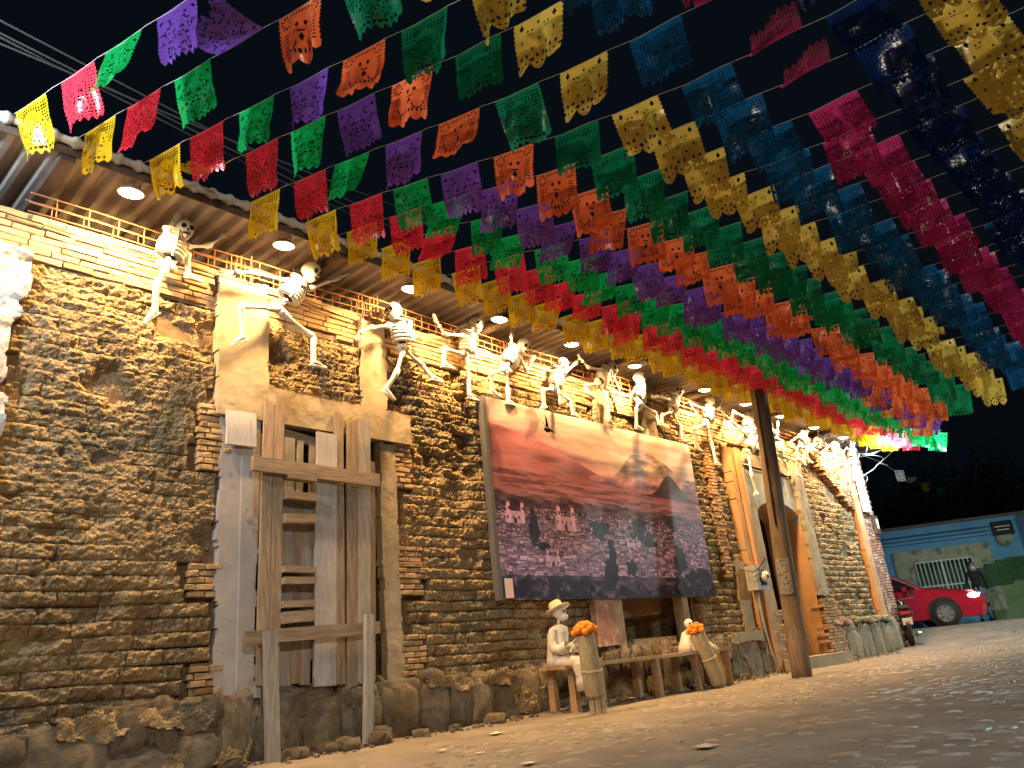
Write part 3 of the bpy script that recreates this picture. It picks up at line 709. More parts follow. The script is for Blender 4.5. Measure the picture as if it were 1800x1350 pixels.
# white flood outside the left edge of the frame, on an arm from the eave
def flood(x, y, z, aim, watts, label, spot=150, colr=COOL):
    t = empty('flood_lamp', (x, y, z)); tag(t, label, 'lamp')
    v = Vector(aim)-Vector((x, y, z)); q = v.to_track_quat('-Z', 'Y'); mw = Matrix.Translation((x, y, z)) @ q.to_matrix().to_4x4()
    MB().box((0, 0, .05), (.24, .18, .07), taper=.7).build('lamp_housing', MA['steel'], t, mw=mw)
    MB().box((0, 0, .010), (.21, .15, .012)).build('lamp_glass', MA['glow_white'], t, mw=mw)
    MB().tube([(x, y, z+.05), (x, y*.3, z+.18), (x, .02, z+.1)], .014, 6).build('bracket', MA['steel'], t)
    l = bpy.data.lights.new('flood', 'POINT' if spot > 160 else 'SPOT'); l.energy = watts; l.color = colr; l.shadow_soft_size = .09
    lo = bpy.data.objects.new('flood', l); COL.objects.link(lo); lo.parent = t; lo.rotation_euler = q.to_euler(); lo.location = q @ Vector((0, 0, -.07))
flood(-.25, -1.3, 4.35, (3.2, -.6, 1.5), LEFT_W, 'cool white flood lamp on the eave beyond the left end of the wall', 165)
flood(17.55, -1.05, 4.36, (17.0, -4.5, 1.0), CORNER_W, 'glaring white flood lamp at the far corner of the roof', 170)
# added lamp, out of view behind the viewer, fills wall and flags
SL = empty('unseen_street_lamp', (-1.5, -11.5, 0)); tag(SL, 'added fill lamp on a tall post across the street behind the viewer', 'street lamp')
MB().tube([(-1.5, -11.5, 0), (-1.5, -11.5, 6.2), (-1.2, -10.7, 6.6)], [.09, .06, .04], 10).build('lamp_post', MA['steel'], SL)
MB().box((-1.2, -10.5, 6.58), (.28, .6, .12), taper=.8).build('lamp_head', MA['trim'], SL)
l = bpy.data.lights.new('street_bulb', 'AREA'); l.shape = 'RECTANGLE'; l.size = .5; l.size_y = .3; l.energy = FILL_W; l.color = (1.0, .86, .66)
lo = bpy.data.objects.new('street_bulb', l); COL.objects.link(lo); lo.parent = SL; lo.location = (.3, 1.0, 6.5); lo.rotation_euler = (R(38), 0, R(-25))
# second street lamp, outside the frame to the right at the mouth of the side street
SL = empty('unseen_street_lamp', (23.0, -9.5, 0)); tag(SL, 'street lamp at the mouth of the side street, beyond the right edge of the view', 'street lamp')
MB().tube([(23.0, -9.5, 0), (23.0, -9.5, 6.0), (22.6, -8.9, 6.4)], [.09, .06, .04], 10).build('lamp_post', MA['steel'], SL)
MB().box((22.5, -8.7, 6.40), (.28, .6, .12), taper=.8).build('lamp_head', MA['trim'], SL)
l = bpy.data.lights.new('street_bulb', 'AREA'); l.shape = 'RECTANGLE'; l.size = .5; l.size_y = .3; l.energy = SIDE_W; l.color = (.80, 1.0, .92)
lo = bpy.data.objects.new('street_bulb', l); COL.objects.link(lo); lo.parent = SL; lo.location = (-.5, .8, 6.32); lo.rotation_euler = (R(14), R(36), 0)

# ================================================================ PAPEL PICADO BUNTINGS
FC = {'yellow': (.72, .50, .03), 'red': (.85, .06, .10), 'green': (.015, .42, .11), 'purple': (.17, .07, .42), 'orange': (.88, .19, .07),
      'dgreen': (.01, .22, .10), 'gold': (.72, .50, .10), 'blue': (.012, .10, .27), 'pink': (.52, .04, .17), 'navy': (.006, .025, .13)}
FM = {k: flag_mat('plastic_'+k, c) for k, c in FC.items()}
NU, NVV = 62, 72
def pat_lattice(U, V, scal='zig'):
    h = np.zeros(U.shape, bool)
    gu = (U*15) % 1; gv = (V*17) % 1; cell_ = (gu > .42) & (gv > .40)
    d = np.hypot((U-.5)/.36, (V-.60)/.40)
    lat = (d > 1) & (V > .07) & (V < .93) & (U > .05) & (U < .95) & (V < .62-.25*np.abs(U-.5))
    h |= lat & cell_
    ang = np.arctan2(V-.55, U-.5); rr = np.hypot(U-.5, V-.55)
    h |= (rr > .17) & (rr < .195) & ((ang*2.6) % 1 > .6)
    h |= (rr > .06) & (rr < .13) & (np.sin(ang*10) > .55)
    h |= pat_slits(U, V) & (np.hypot(U-.5, V-.55) < .3) & (rr > .21)
    h |= (V > .82) & (V < .88) & ((U*11) % 1 > .4) & (U > .15) & (U < .85)
    return h
def pat_slits(U, V, scal='zig'):
    h = np.zeros(U.shape, bool); rng = np.random.RandomState(4)
    for _ in range(46):
        a, b = rng.uniform(.08, .46), rng.uniform(.10, .90); t = rng.uniform(0, PI); l = rng.uniform(.018, .042)
        for s in (1, -1):
            du = U-(.5+s*(a-.5)); dv = V-b; x_ = du*math.cos(t*s)+dv*math.sin(t*s); y_ = -du*math.sin(t*s)+dv*math.cos(t*s)
            h |= (np.abs(x_) < l) & (np.abs(y_) < .011)
    rr = np.hypot(U-.5, V-.42); ang = np.arctan2(V-.42, U-.5)
    h |= (rr > .12) & (rr < .135) & (np.sin(ang*7) > .2)
    return h
def pat_face(U, V, scal='sc'):
    h = np.zeros(U.shape, bool)
    for cu, cv in ((.16, .15), (.84, .15)):
        rr = np.hypot(U-cu, V-cv); ang = np.arctan2(V-cv, U-cu); h |= (rr > .05) & (rr < .12) & (np.sin(ang*9) > .35)
    for s in (-1, 1):
        h |= np.hypot((U-.5-s*.075)/.8, V-.30) < .042
        for k in range(9):
            v0 = .34+k*.055; h |= (np.abs(V-v0-.25*s*(U-.5-s*.36)) < .010) & (np.abs(U-.5-s*.36) < .06)
        h |= (np.abs(np.hypot(U-.5-s*.2, V-.62)-.11) < .013) & (V > .6)
    h |= (np.abs(U-.5) < .07) & (np.abs(V-.43) < .012)
    h |= (np.abs(U-.5)/.05+np.abs(V-.54)/.08) < 1
    h |= (V > .74) & (V < .80) & ((U*13) % 1 > .55) & (U > .2) & (U < .8)
    h |= (V > .06) & (V < .10) & (np.abs(U-.5) < .22) & ((U*16) % 1 > .5)
    return h
def pat_skulls(U, V, scal='big'):
    h = np.zeros(U.shape, bool)
    for cu, cv, s in ((.19, .86, 1), (.5, .88, 1.05), (.81, .86, 1), (.33, .25, .8), (.67, .25, .8)):
        for q in (-1, 1): h |= np.hypot(U-cu-q*.05*s, V-cv+.02) < .026*s
        h |= (np.abs(U-cu) < .06*s) & (np.abs(V-cv-.065*s) < .009)
        if cv > .5:
            rr = np.hypot(U-cu, V-cv); ang = np.arctan2(V-cv, U-cu); h |= (rr > .15) & (rr < .22) & (np.sin(ang*9) > .3) & (V < cv-.05)
    for cu, cv in ((.5, .14), (.5, .42), (.17, .42), (.83, .42), (.35, .56), (.65, .56)):
        h |= (np.sqrt(np.abs(U-cu)/.06)+np.sqrt(np.abs(V-cv)/.075)) < .92
    for cu, cv in ((.17, .13), (.83, .13)):
        h |= (np.abs(U-cu)/.045+np.abs(V-cv)/.07) < 1
    return h
def pat_band(U, V, scal='zig'):
    h = ((U < .30) | (U > .70) | (V > .8)) & (V > .06) & (V < .93) & (U > .04) & (U < .96) & ((U*16) % 1 > .48) & ((V*18) % 1 > .48) & (np.sin(U*40)*np.sin(V*31) > -.5)
    h |= pat_slits(U, V) & (U > .32) & (U < .68) & (V < .78)
    return h
def flag_mesh(pat, kind, wind, seed):
    rng = np.random.RandomState(seed)
    u = np.linspace(0, 1, NU+1); v = np.linspace(0, 1, NVV+1); U, V = np.meshgrid(u, v, indexing='ij')
    cu = U[:-1, :-1]+.5/NU; cv = V[:-1, :-1]+.5/NVV
    K = ~pat(cu, cv)
    if kind == 'big': bot = .80+.19*np.sqrt(np.abs(np.sin(PI*(cu*3)))); side = .012*(1+np.sin(cv*70))
    elif kind == 'sc': bot = .90+.07*np.abs(np.sin(PI*cu*5)); side = .012*(1+np.sin(cv*80))
    else: bot = .90+.08*(1-np.abs(((cu*7) % 1)-.5)*2); side = .008*(1+np.sin(cv*90))
    K &= (cv < bot) & (cu > side) & (cu < 1-side)
    W_, H_ = .37, .415
    ph = rng.uniform(0, 6); am = rng.uniform(.012, .04); fr = rng.uniform(1.0, 2.0); sh = rng.uniform(-.05, .10); nar = rng.uniform(.0, .16)
    x = (U-.5)*W_*(1-nar*V**1.3)+W_*.5+sh*V*.5
    y = am*np.sin(2*PI*fr*U+ph+1.4*V)*V**.8+.01*np.sin(9*V+ph)*V
    fold = rng.uniform(0, .06) if seed % 3 else .10
    y = y+fold*np.clip(U-.7, 0, 1)**1.0*V*2*(1 if seed % 2 else -1)
    # wind lifts the sheet about the cord
    th = wind*(.35+.65*V); dl = H_/NVV
    zz = -np.cumsum(np.cos(th)*dl, axis=1); yy = np.cumsum(np.sin(th)*dl, axis=1)
    zz = zz-zz[:, :1]; yy = yy-yy[:, :1]
    if wind > 1.2: zz = zz*(.35+.65*U) if seed % 2 else zz*(1-.7*U)
    P = np.stack([x, y+yy, zz+.035*np.sin(ph)*V*(U-.5)], -1)
    Fk = grid_faces(NU+1, NVV+1)[K.ravel()]; used, inv = np.unique(Fk, return_inverse=True)
    return np_mesh('paper_flag', P.reshape(-1, 3)[used], inv.reshape(Fk.shape))
PATS = {'lat': (pat_lattice, 'zig'), 'sli': (pat_slits, 'zig'), 'fac': (pat_face, 'sc'), 'sku': (pat_skulls, 'big'), 'ban': (pat_band, 'zig')}
FMESH = {}
for pi_, (k, (pf, kd)) in enumerate(PATS.items()):
    FMESH[k] = [flag_mesh(pf, kd, w, 10*pi_+i) for i, w in enumerate((.10, .22, .05, .30, .16, .38, .12))]
    FMESH[k+'_blown'] = [flag_mesh(pf, kd, w, 200+10*pi_+i) for i, w in enumerate((1.5, 1.75))]
COLS = ['yellow', 'red', 'green', 'purple', 'orange', 'dgreen', 'gold', 'blue', 'pink', 'navy', 'gold', 'green', 'red', 'purple']
CPAT = {'yellow': 'lat', 'red': 'ban', 'green': 'sli', 'purple': 'sli', 'orange': 'fac', 'dgreen': 'lat', 'gold': 'sku', 'blue': 'ban', 'pink': 'ban', 'navy': 'lat'}
PHI = R(14.3); SD = np.array([math.sin(PHI), -math.cos(PHI), 0]); SN = np.array([math.cos(PHI), math.sin(PHI), 0])
def string_z(s, xs):
    return 4.63-.27*max(0, math.sin(min(s, 7.1)*PI/7.2))**1.8*float(np.interp(xs, [1, 2, 4, 9, 12, 16], [.15, .5, 1.25, 1.2, 1.7, 2.6]))
words_ = ['bunting string crossing the top left corner, its yellow flag glowing white over the gutter', 'second bunting string from the left, yellow flag beside the first lamp',
  'third bunting string from the left, yellow flag just right of the first lamp', 'fourth bunting string from the left, its yellow flag blown flat over the first skeleton',
  'fifth bunting string from the left, yellow flag above the outstretched bony hand', 'sixth bunting string from the left, yellow flag touching the second lamp',
  'seventh bunting string from the left, yellow flag above the leaning skeleton', 'eighth bunting string from the left, over the second roof beam']
NS = 33
for k in range(NS+5):
    short = k >= NS
    xs = 1.02+k*.464+random.uniform(-.05, .05)+(0 if k else 0)
    S = empty('bunting_string', (xs, -.62, 4.6))
    if k < 8: tag(S, words_[k], 'bunting', 'strings of cut paper flags over the street')
    else: tag(S, 'string of coloured cut plastic flags in the dense rows over the street', 'bunting', 'strings of cut paper flags over the street')
    P0 = np.array([xs, -.62, 0]); L_ = ((max(4, 8-(k-25)) if k < 33 else 3)*.512-.02) if k > 25 else 8.6
    jit = random.uniform(-.03, .03); dphi = random.uniform(-.012, .012)
    sd = np.array([math.sin(PHI+dphi), -math.cos(PHI+dphi), 0]); sn = np.array([-sd[1], sd[0], 0])
    pos = lambda s: P0+sd*s+np.array([0, 0, string_z(s, xs)+jit-.018*math.sin(s*PI/.5)**2])
    MB().tube([pos(s) for s in np.arange(0, L_+.01, .25)], .0022, 4, cap=False).build('cord', MA['cord'], S)
    n = (max(4, 8-(k-25)) if k < 33 else 3) if k > 25 else 14; s0 = .10+random.uniform(-.04, .04)
    for j in range(n):
        s = s0+j*.512+random.uniform(-.03, .03)
        c = COLS[j]
        if k > 16 and j == 3 and random.random() < .1: c = 'orange'
        a = pos(s); b = pos(s+.365)
        pr = proj((a+b)/2)
        if pr[2] < .2: continue
        if pr[0] < -500 or pr[0] > 2300 or pr[1] < -700: continue
        blown = random.random() < .03 or (k, j) in ((1, 3), (3, 0), (0, 4)) or (j == 8 and k < 7) or (j == 7 and k < 3 and k != 1) or (j in (9, 10) and k < 4)
        fm = random.choice(FMESH[CPAT[c]+('_blown' if blown else '')])
        X = (b-a)/np.linalg.norm(b-a); Z = np.array([0, 0, 1.0]); Y = np.cross(Z, X); Y /= np.linalg.norm(Y); Z = np.cross(X, Y)
        if random.random() < .4: X, Y, a = -X, -Y, b
        sc_ = random.uniform(.94, 1.05)
        o = link('paper_flag', fm, FM[c], S, M4(np.stack([X, Y, Z], 1), a, (1, 1, sc_)))

# ================================================================ SKELETONS
def bone_unit(kn=1.0, sh=.52, kn2=.9):
    m = MB(); m.lathe([(.15, -.02), (kn*.8, 0.0), (kn, .06), (kn*.85, .13), (sh, .26), (sh*.92, .5), (sh, .74), (kn2*.85, .87), (kn2, .94), (kn2*.8, 1.0), (.15, 1.02)], 10)
    return m.mesh('bone', True)
BU = bone_unit(); SHIN = bone_unit(.95, .72, .8)
def rib_mesh():
    m = MB(); lv = 6
    for i in range(lv):
        z = .16+i*.145; w = .50*math.sin(PI*(.30+.62*(i+.5)/lv))**.55
        prof = [(w*.99, z-.05), (w*1.06, z-.02), (w*1.06, z+.035), (w*.99, z+.06)]
        m.lathe(prof, 20, 1.0, .78)
    m.box((0, -.39, .55), (.10, .05, .75)); m.box((0, .36, .5), (.09, .06, 1.0))
    m.lathe([(.20, .98), (.46, 1.0), (.44, 1.05), (.12, 1.10)], 16, 1.1, .7)
    return m.mesh('ribcage', True)
RIB = rib_mesh()
cm = MB(); cm.ell((0, 0, .54), (.46, .34, .50), 16, 10); RCORE = cm.mesh('rib_core', True)  # dark body of the ribcage, shows as stripes between the white ribs
def skull_fn(V):
    W = V.copy(); x, y, z = V[:, 0], V[:, 1], V[:, 2]
    low = np.clip(-z-.15, 0, 1); W[:, 1] *= (1-.45*low); W[:, 0] = np.where(x > 0, x*(.92+.02*low), x*(1-.75*low))
    W[:, 2] = z*np.where(z < 0, 1.22, .98); W[:, 0] += .18*low
    ch = np.exp(-((z+.12)/.14)**2)*np.clip(x, 0, 1)*.06; W[:, 1] *= (1+ch*1.5)
    for s in (-1, 1):
        d = ((x-.85)/.5)**2+((y-s*.34)/.24)**2+((z-.0)/.24)**2; W[:, 0] -= .16*np.exp(-d*1.6)*(x > 0)
    return W
sm_ = MB(); sm_.ell((0, 0, 0), (1.05, .80, 1.0), 26, 20, skull_fn); SKULL = sm_.mesh('skull', True)
def handmesh():
    m = MB(); m.ell((0, 0, .30), (.30, .12, .34), 10, 7)
    for i, (dx, l, a) in enumerate(((-.24, .50, -.22), (-.08, .60, -.07), (.08, .58, .07), (.22, .46, .2))):
        m.tube([(dx, 0, .5), (dx+math.sin(a)*l*.5, -.02, .5+l*.5), (dx+math.sin(a)*l, -.06, .5+l*.95)], [.085, .08, .05], 6)
    m.tube([(.22, 0, .25), (.42, -.03, .42), (.46, -.06, .60)], [.09, .08, .05], 6)
    return m.mesh('hand', True)
HAND = handmesh()
fm_ = MB(); fm_.tube([(-.18, 0, .10), (.1, 0, .12), (.5, 0, .02), (.95, 0, -.06)], [.12, .18, .15, .09], 9, squash=1.0)
fm_.box((.35, 0, -.10), (1.25, .26, .07)); FOOT = fm_.mesh('foot', True)
pm = MB(); pm.ell((-.42, 0, .05), (.52, .30, .46), 12, 8); pm.ell((.42, 0, .05), (.52, .30, .46), 12, 8); pm.ell((0, .05, 0), (.35, .28, .5), 10, 7); PELV = pm.mesh('pelvis', True)
def frame_to(a, b, side=(0, -1, 0)):
    z = b-a; L = np.linalg.norm(z); z = z/max(L, 1e-6); x = np.cross(np.array(side, float), z)
    if np.linalg.norm(x) < 1e-3: x = np.array([1.0, 0, 0])
    x /= np.linalg.norm(x); y = np.cross(z, x); return np.stack([x, y, z], 1), L
def bone(name, a, b, r, parent, me=BU, dep=.8, mat='bone'):
    rot, L = frame_to(a, b); return link(name, me, MA[mat], parent, M4(rot, a, (r, r*dep, L)))
def skull_at(c, r, face, parent, roll_=0.0, mat='skull', rel=True):
    """face: (degrees from +x towards the street, degrees of nod down)"""
    vaz = math.degrees(math.atan2(c[1]-CP[1], c[0]-CP[0]))
    f = rz(-R(face[0]+(90-vaz if rel else 0))) @ ry(R(face[1])) @ rx(R(roll_))
    s = link('skull', SKULL, MA[mat], parent, M4(f, c, (r, r, r)))
    for sgn in (-1, 1):
        m = MB(); m.ell((0, 0, 0), (1, 1, 1), 10, 7); m.build('eye_socket', MA['dark'], s, True, M4(f, c+f @ np.array([.78*r, sgn*.33*r, .02*r]), (.17*r, .25*r, .26*r)))
    m = MB(); m.ell((0, 0, 0), (1, 1, 1), 8, 5); m.build('nose_hole', MA['dark'], s, True, M4(f, c+f @ np.array([.93*r, 0, -.32*r]), (.09*r, .09*r, .13*r)))
    m = MB()
    for k in range(-4, 5):
        a = k*.13; m.box((.98*math.cos(a)-.04, .62*math.sin(a), -.68), (.10, .014, .20))
    m.box((.93, 0, -.68), (.06, .5, .016)); m.build('teeth_line', MA['dark'], s, False, M4(f, c, (r, r, r)))
    return s
HEADR = .098
def skeleton(y, J, label, face=(30, 5), wire=True, hs=1.0):
    g = lambda k, dy=0: at(J[k][0], J[k][1], y+dy)
    T = empty('skeleton_figure', tuple(g('rib'))); tag(T, label, 'skeleton', 'dancing skeleton figures along the wall top')
    hd = g('head', -.02); rib = g('rib'); pel = g('pel', .01)
    nk = g('neck') if 'neck' in J else None
    ax = (rib-pel); ax /= np.linalg.norm(ax); half = .135
    top = rib+ax*half; bot = rib-ax*half
    rot, L = frame_to(bot, top); r_ = link('ribcage', RIB, MA['bone_plain'], T, M4(rot, bot, (.245, .215, L)))
    link('rib_core', RCORE, MA['dark'], r_, M4(rot, bot, (.245, .215, L)))
    m = MB(); n1 = top; n2 = hd+(top-hd)*.35
    for t in (0.1, .45, .8): m.ell(tuple(n1+(n2-n1)*t), (.026, .026, .018), 8, 5)
    m.build('neck', MA['bone_plain'], T, True)
    m = MB(); 
    for t in (.1, .5, .9): m.ell(tuple(bot+(pel-bot)*t), (.03, .03, .022), 8, 5)
    m.build('spine', MA['bone_plain'], T, True)
    skull_at(hd, HEADR*hs, face, T, random.uniform(-8, 8))
    link('pelvis', PELV, MA['bone_plain'], T, M4(rot, pel, (.098, .13, .095)))
    for s, dy in (('A', -.05), ('B', .04)):
        if 'sh'+s in J:
            a, b, c, d = g('sh'+s, dy*.5), g('el'+s, dy), g('wr'+s, dy*1.6), g('ti'+s, dy*1.8)
            bone('upper_arm', a, b, .036, T); bone('forearm', b, c, .033, T)
            ro, L2 = frame_to(c, d); link('hand', HAND, MA['bone_plain'], T, M4(ro, c, (.075, .08, max(.11, min(.19, L2*1.1)))))
            cl = bone('clavicle', top-ax*.03, a, .02, T, mat='bone_plain')
        if 'kn'+s in J:
            h_ = pel+(g('kn'+s)-pel)*.10; a, b = g('kn'+s, dy*1.4), g('an'+s, dy)
            bone('thigh', h_, a, .041, T); bone('shin', a, b, .039, T, SHIN)
            if 'to'+s in J:
                t = g('to'+s, dy*1.2); v = t-b; v[2] = min(v[2], .03); v = v/np.linalg.norm(v)
                zz = np.array([0, 0, 1.0]); yv = np.cross(zz, v); yv /= np.linalg.norm(yv); zz = np.cross(v, yv)
                link('foot', FOOT, MA['bone_plain'], T, M4(np.stack([v, yv, zz], 1), b, (.15, .15, .15)))
    if wire: MB().tube([tuple(rib+np.array([0, .03, .0])), (rib[0]+.02, min(rib[1]+.02, -.12), 4.56)], .0022, 4).build('hanging_wire', MA['wire'], T)
    return T
K = dict
skeleton(-.16, K(head=(324, 404), rib=(303, 432), pel=(293, 468), shA=(292, 411), elA=(313, 380), wrA=(327, 360), tiA=(345, 343), shB=(328, 433), elB=(366, 432), wrB=(396, 411), tiB=(420, 400),
    knA=(275, 500), anA=(272, 552), toA=(258, 562), knB=(330, 444), anB=(330, 486), toB=(350, 491)), 'skeleton farthest left, one arm up over its skull and the other stretched right', (70, 5))
skeleton(-.20, K(head=(547, 477), rib=(516, 512), pel=(489, 543), shA=(511, 496), elA=(446, 479), wrA=(414, 478), tiA=(388, 479), shB=(543, 508), elB=(592, 489), wrB=(625, 475), tiB=(652, 466),
    knA=(424, 538), anA=(428, 596), toA=(410, 603), knB=(551, 592), anB=(551, 640), toB=(570, 644)), 'skeleton leaping with both arms spread wide, over the left concrete post', (30, 20), hs=1.05)
skeleton(-.20, K(head=(692, 547), rib=(705, 585), pel=(709, 613), shA=(684, 573), elA=(652, 576), wrA=(632, 585), tiA=(628, 598), shB=(720, 564), elB=(728, 596), wrB=(714, 588), tiB=(703, 583),
    knA=(697, 656), anA=(676, 687), toA=(693, 700), knB=(741, 641), anB=(762, 666), toB=(773, 669)), 'white skeleton striding left over the second concrete post, arm reaching left', (130, 0))
skeleton(-.13, K(head=(836, 570), rib=(822, 604), pel=(820, 624), shA=(815, 590), elA=(781, 587), wrA=(772, 572), tiA=(763, 554), shB=(826, 584), elB=(822, 572), wrB=(827, 553), tiB=(826, 535),
    knA=(781, 612), anA=(780, 643), toA=(794, 645), knB=(823, 666), anB=(825, 698), toB=(838, 702)), 'skeleton with both forearms raised and its left knee lifted, left of the banner corner', (40, 10))
skeleton(-.20, K(head=(920, 607), rib=(900, 627), pel=(889, 648), shA=(900, 614), elA=(899, 590), wrA=(903, 572), tiA=(905, 560), shB=(913, 626), elB=(925, 652), wrB=(932, 640), tiB=(944, 618),
    knA=(864, 656), anA=(864, 690), toA=(872, 693), knB=(893, 688), anB=(893, 708), toB=(903, 711)), 'skeleton bowing right with one arm straight up, over the upper left corner of the banner', (40, 30))
skeleton(-.15, K(head=(989, 641), rib=(979, 666), pel=(974, 684), shA=(972, 653), elA=(979, 674), wrA=(983, 693), tiA=(985, 711), shB=(990, 658), elB=(1013, 638), wrB=(1019, 627), tiB=(1023, 614),
    knA=(954, 685), anA=(957, 715), toA=(950, 719), knB=(1001, 704), anB=(1008, 728), toB=(1015, 731)), 'skeleton with a bright bald skull throwing its right arm up beside the banner top', (75, 0))
skeleton(-.20, K(head=(1077, 646), rib=(1061, 661), pel=(1053, 674), shA=(1058, 650), elA=(1034, 646), wrA=(1023, 634), tiA=(1017, 625), shB=(1075, 656), elB=(1088, 684), wrB=(1089, 699), tiB=(1090, 713),
    knA=(1030, 677), anA=(1031, 688), toA=(1035, 691), knB=(1067, 710), anB=(1069, 740), toB=(1079, 744)), 'skeleton crouched over the third concrete post with one arm hanging down', (40, 25))
skeleton(-.22, K(head=(1124, 664), rib=(1125, 690), pel=(1122, 706), shA=(1119, 684), elA=(1106, 698), wrA=(1094, 696), tiA=(1085, 693), shB=(1131, 690), elB=(1134, 705), wrB=(1128, 716), tiB=(1124, 722),
    knA=(1118, 721), anA=(1119, 752), toA=(1129, 754), knB=(1153, 727), anB=(1159, 745), toB=(1170, 749)), 'upright skeleton in profile looking right, above the right half of the banner', (5, 0))
skeleton(-.12, K(head=(1191, 687), rib=(1184, 709), pel=(1181, 723), shA=(1177, 703), elA=(1163, 697), wrA=(1155, 697), tiA=(1147, 697), shB=(1191, 700), elB=(1200, 687), wrB=(1205, 678), tiB=(1211, 673),
    knA=(1164, 730), anA=(1164, 748), toA=(1171, 750), knB=(1196, 750), anB=(1199, 773), toB=(1206, 775)), 'dim skeleton with a hand at its skull, above the upper right corner of the banner', (60, 0))
skeleton(-.22, K(head=(1249, 701), rib=(1246, 729), pel=(1242, 744), shA=(1242, 721), elA=(1210, 708), wrA=(1220, 722), tiA=(1226, 729), shB=(1252, 722), elB=(1264, 716), wrB=(1266, 707), tiB=(1269, 700),
    knA=(1220, 754), anA=(1224, 787), toA=(1230, 790), knB=(1252, 783), anB=(1259, 815), toB=(1268, 817)), 'white skeleton with a bent elbow poking left, dancing right of the banner', (10, 5))
skeleton(-.12, K(head=(1326, 724), rib=(1315, 742), pel=(1312, 757), shA=(1308, 732), elA=(1288, 723), wrA=(1286, 734), tiA=(1282, 745), knA=(1303, 768), anA=(1298, 780), knB=(1330, 770), anB=(1332, 790)), 'skeleton half hidden behind the wooden pole, its elbow raised left', (40, 0))
skeleton(-.24, K(head=(1321, 757), rib=(1320, 782), pel=(1315, 797), shA=(1309, 762), elA=(1289, 744), wrA=(1276, 731), tiA=(1270, 726), shB=(1330, 772), elB=(1338, 786), wrB=(1336, 797), tiB=(1334, 806),
    knA=(1321, 836), anA=(1330, 866), toA=(1320, 873)), 'long legged skeleton dangling in front of the doorway arch', (40, 10))
skeleton(-.22, K(head=(1357, 762), rib=(1368, 786), pel=(1369, 799), shA=(1366, 773), elA=(1367, 758), wrA=(1367, 749), tiA=(1368, 741), shB=(1374, 776), elB=(1382, 790), wrB=(1372, 797), tiB=(1366, 801),
    knA=(1397, 810), anA=(1402, 834), toA=(1408, 838), knB=(1380, 813), anB=(1389, 830), toB=(1383, 836)), 'skeleton first right of the wooden pole, one hand straight up', (130, 10))
skeleton(-.12, K(head=(1415, 756), rib=(1410, 771), pel=(1407, 782), shA=(1405, 764), elA=(1396, 772), wrA=(1391, 776), tiA=(1386, 781), shB=(1416, 766), elB=(1423, 773), wrB=(1421, 784), tiB=(1419, 790),
    knA=(1400, 788), anA=(1402, 807), toA=(1413, 808), knB=(1412, 800), anB=(1412, 815), toB=(1420, 817)), 'yellowish skeleton bending its arm, in the second place right of the pole', (60, 10))
skeleton(-.22, K(head=(1450, 761), rib=(1440, 776), pel=(1428, 787), shA=(1438, 768), elA=(1438, 757), wrA=(1440, 749), tiA=(1448, 750), shB=(1446, 774), elB=(1455, 786), wrB=(1448, 794), tiB=(1444, 800),
    knA=(1418, 796), anA=(1423, 812), toA=(1432, 813), knB=(1443, 800), anB=(1446, 818), toB=(1454, 820)), 'bright skeleton leaning right with its hand bent over its skull near the corner', (15, 10))
skeleton(-.12, K(head=(1478, 771), rib=(1468, 790), pel=(1467, 801), shA=(1464, 781), elA=(1452, 788), wrA=(1446, 793), tiA=(1441, 798), shB=(1473, 783), elB=(1480, 793), wrB=(1479, 803), tiB=(1477, 810),
    knA=(1449, 808), anA=(1454, 824), toA=(1462, 826), knB=(1467, 818), anB=(1467, 836), toB=(1475, 838)), 'skeleton with striped ribs second from the corner, legs apart', (60, 10))
skeleton(-.22, K(head=(1496, 778), rib=(1497, 797), pel=(1496, 811), shA=(1489, 787), elA=(1481, 796), wrA=(1485, 806), tiA=(1488, 812), shB=(1504, 790), elB=(1510, 800), wrB=(1507, 810), tiB=(1503, 815),
    knA=(1484, 818), anA=(1487, 829), toA=(1492, 830), knB=(1500, 826), anB=(1502, 842), toB=(1508, 843)), 'overlit white skeleton nearest the corner flood lamp', (40, 0))

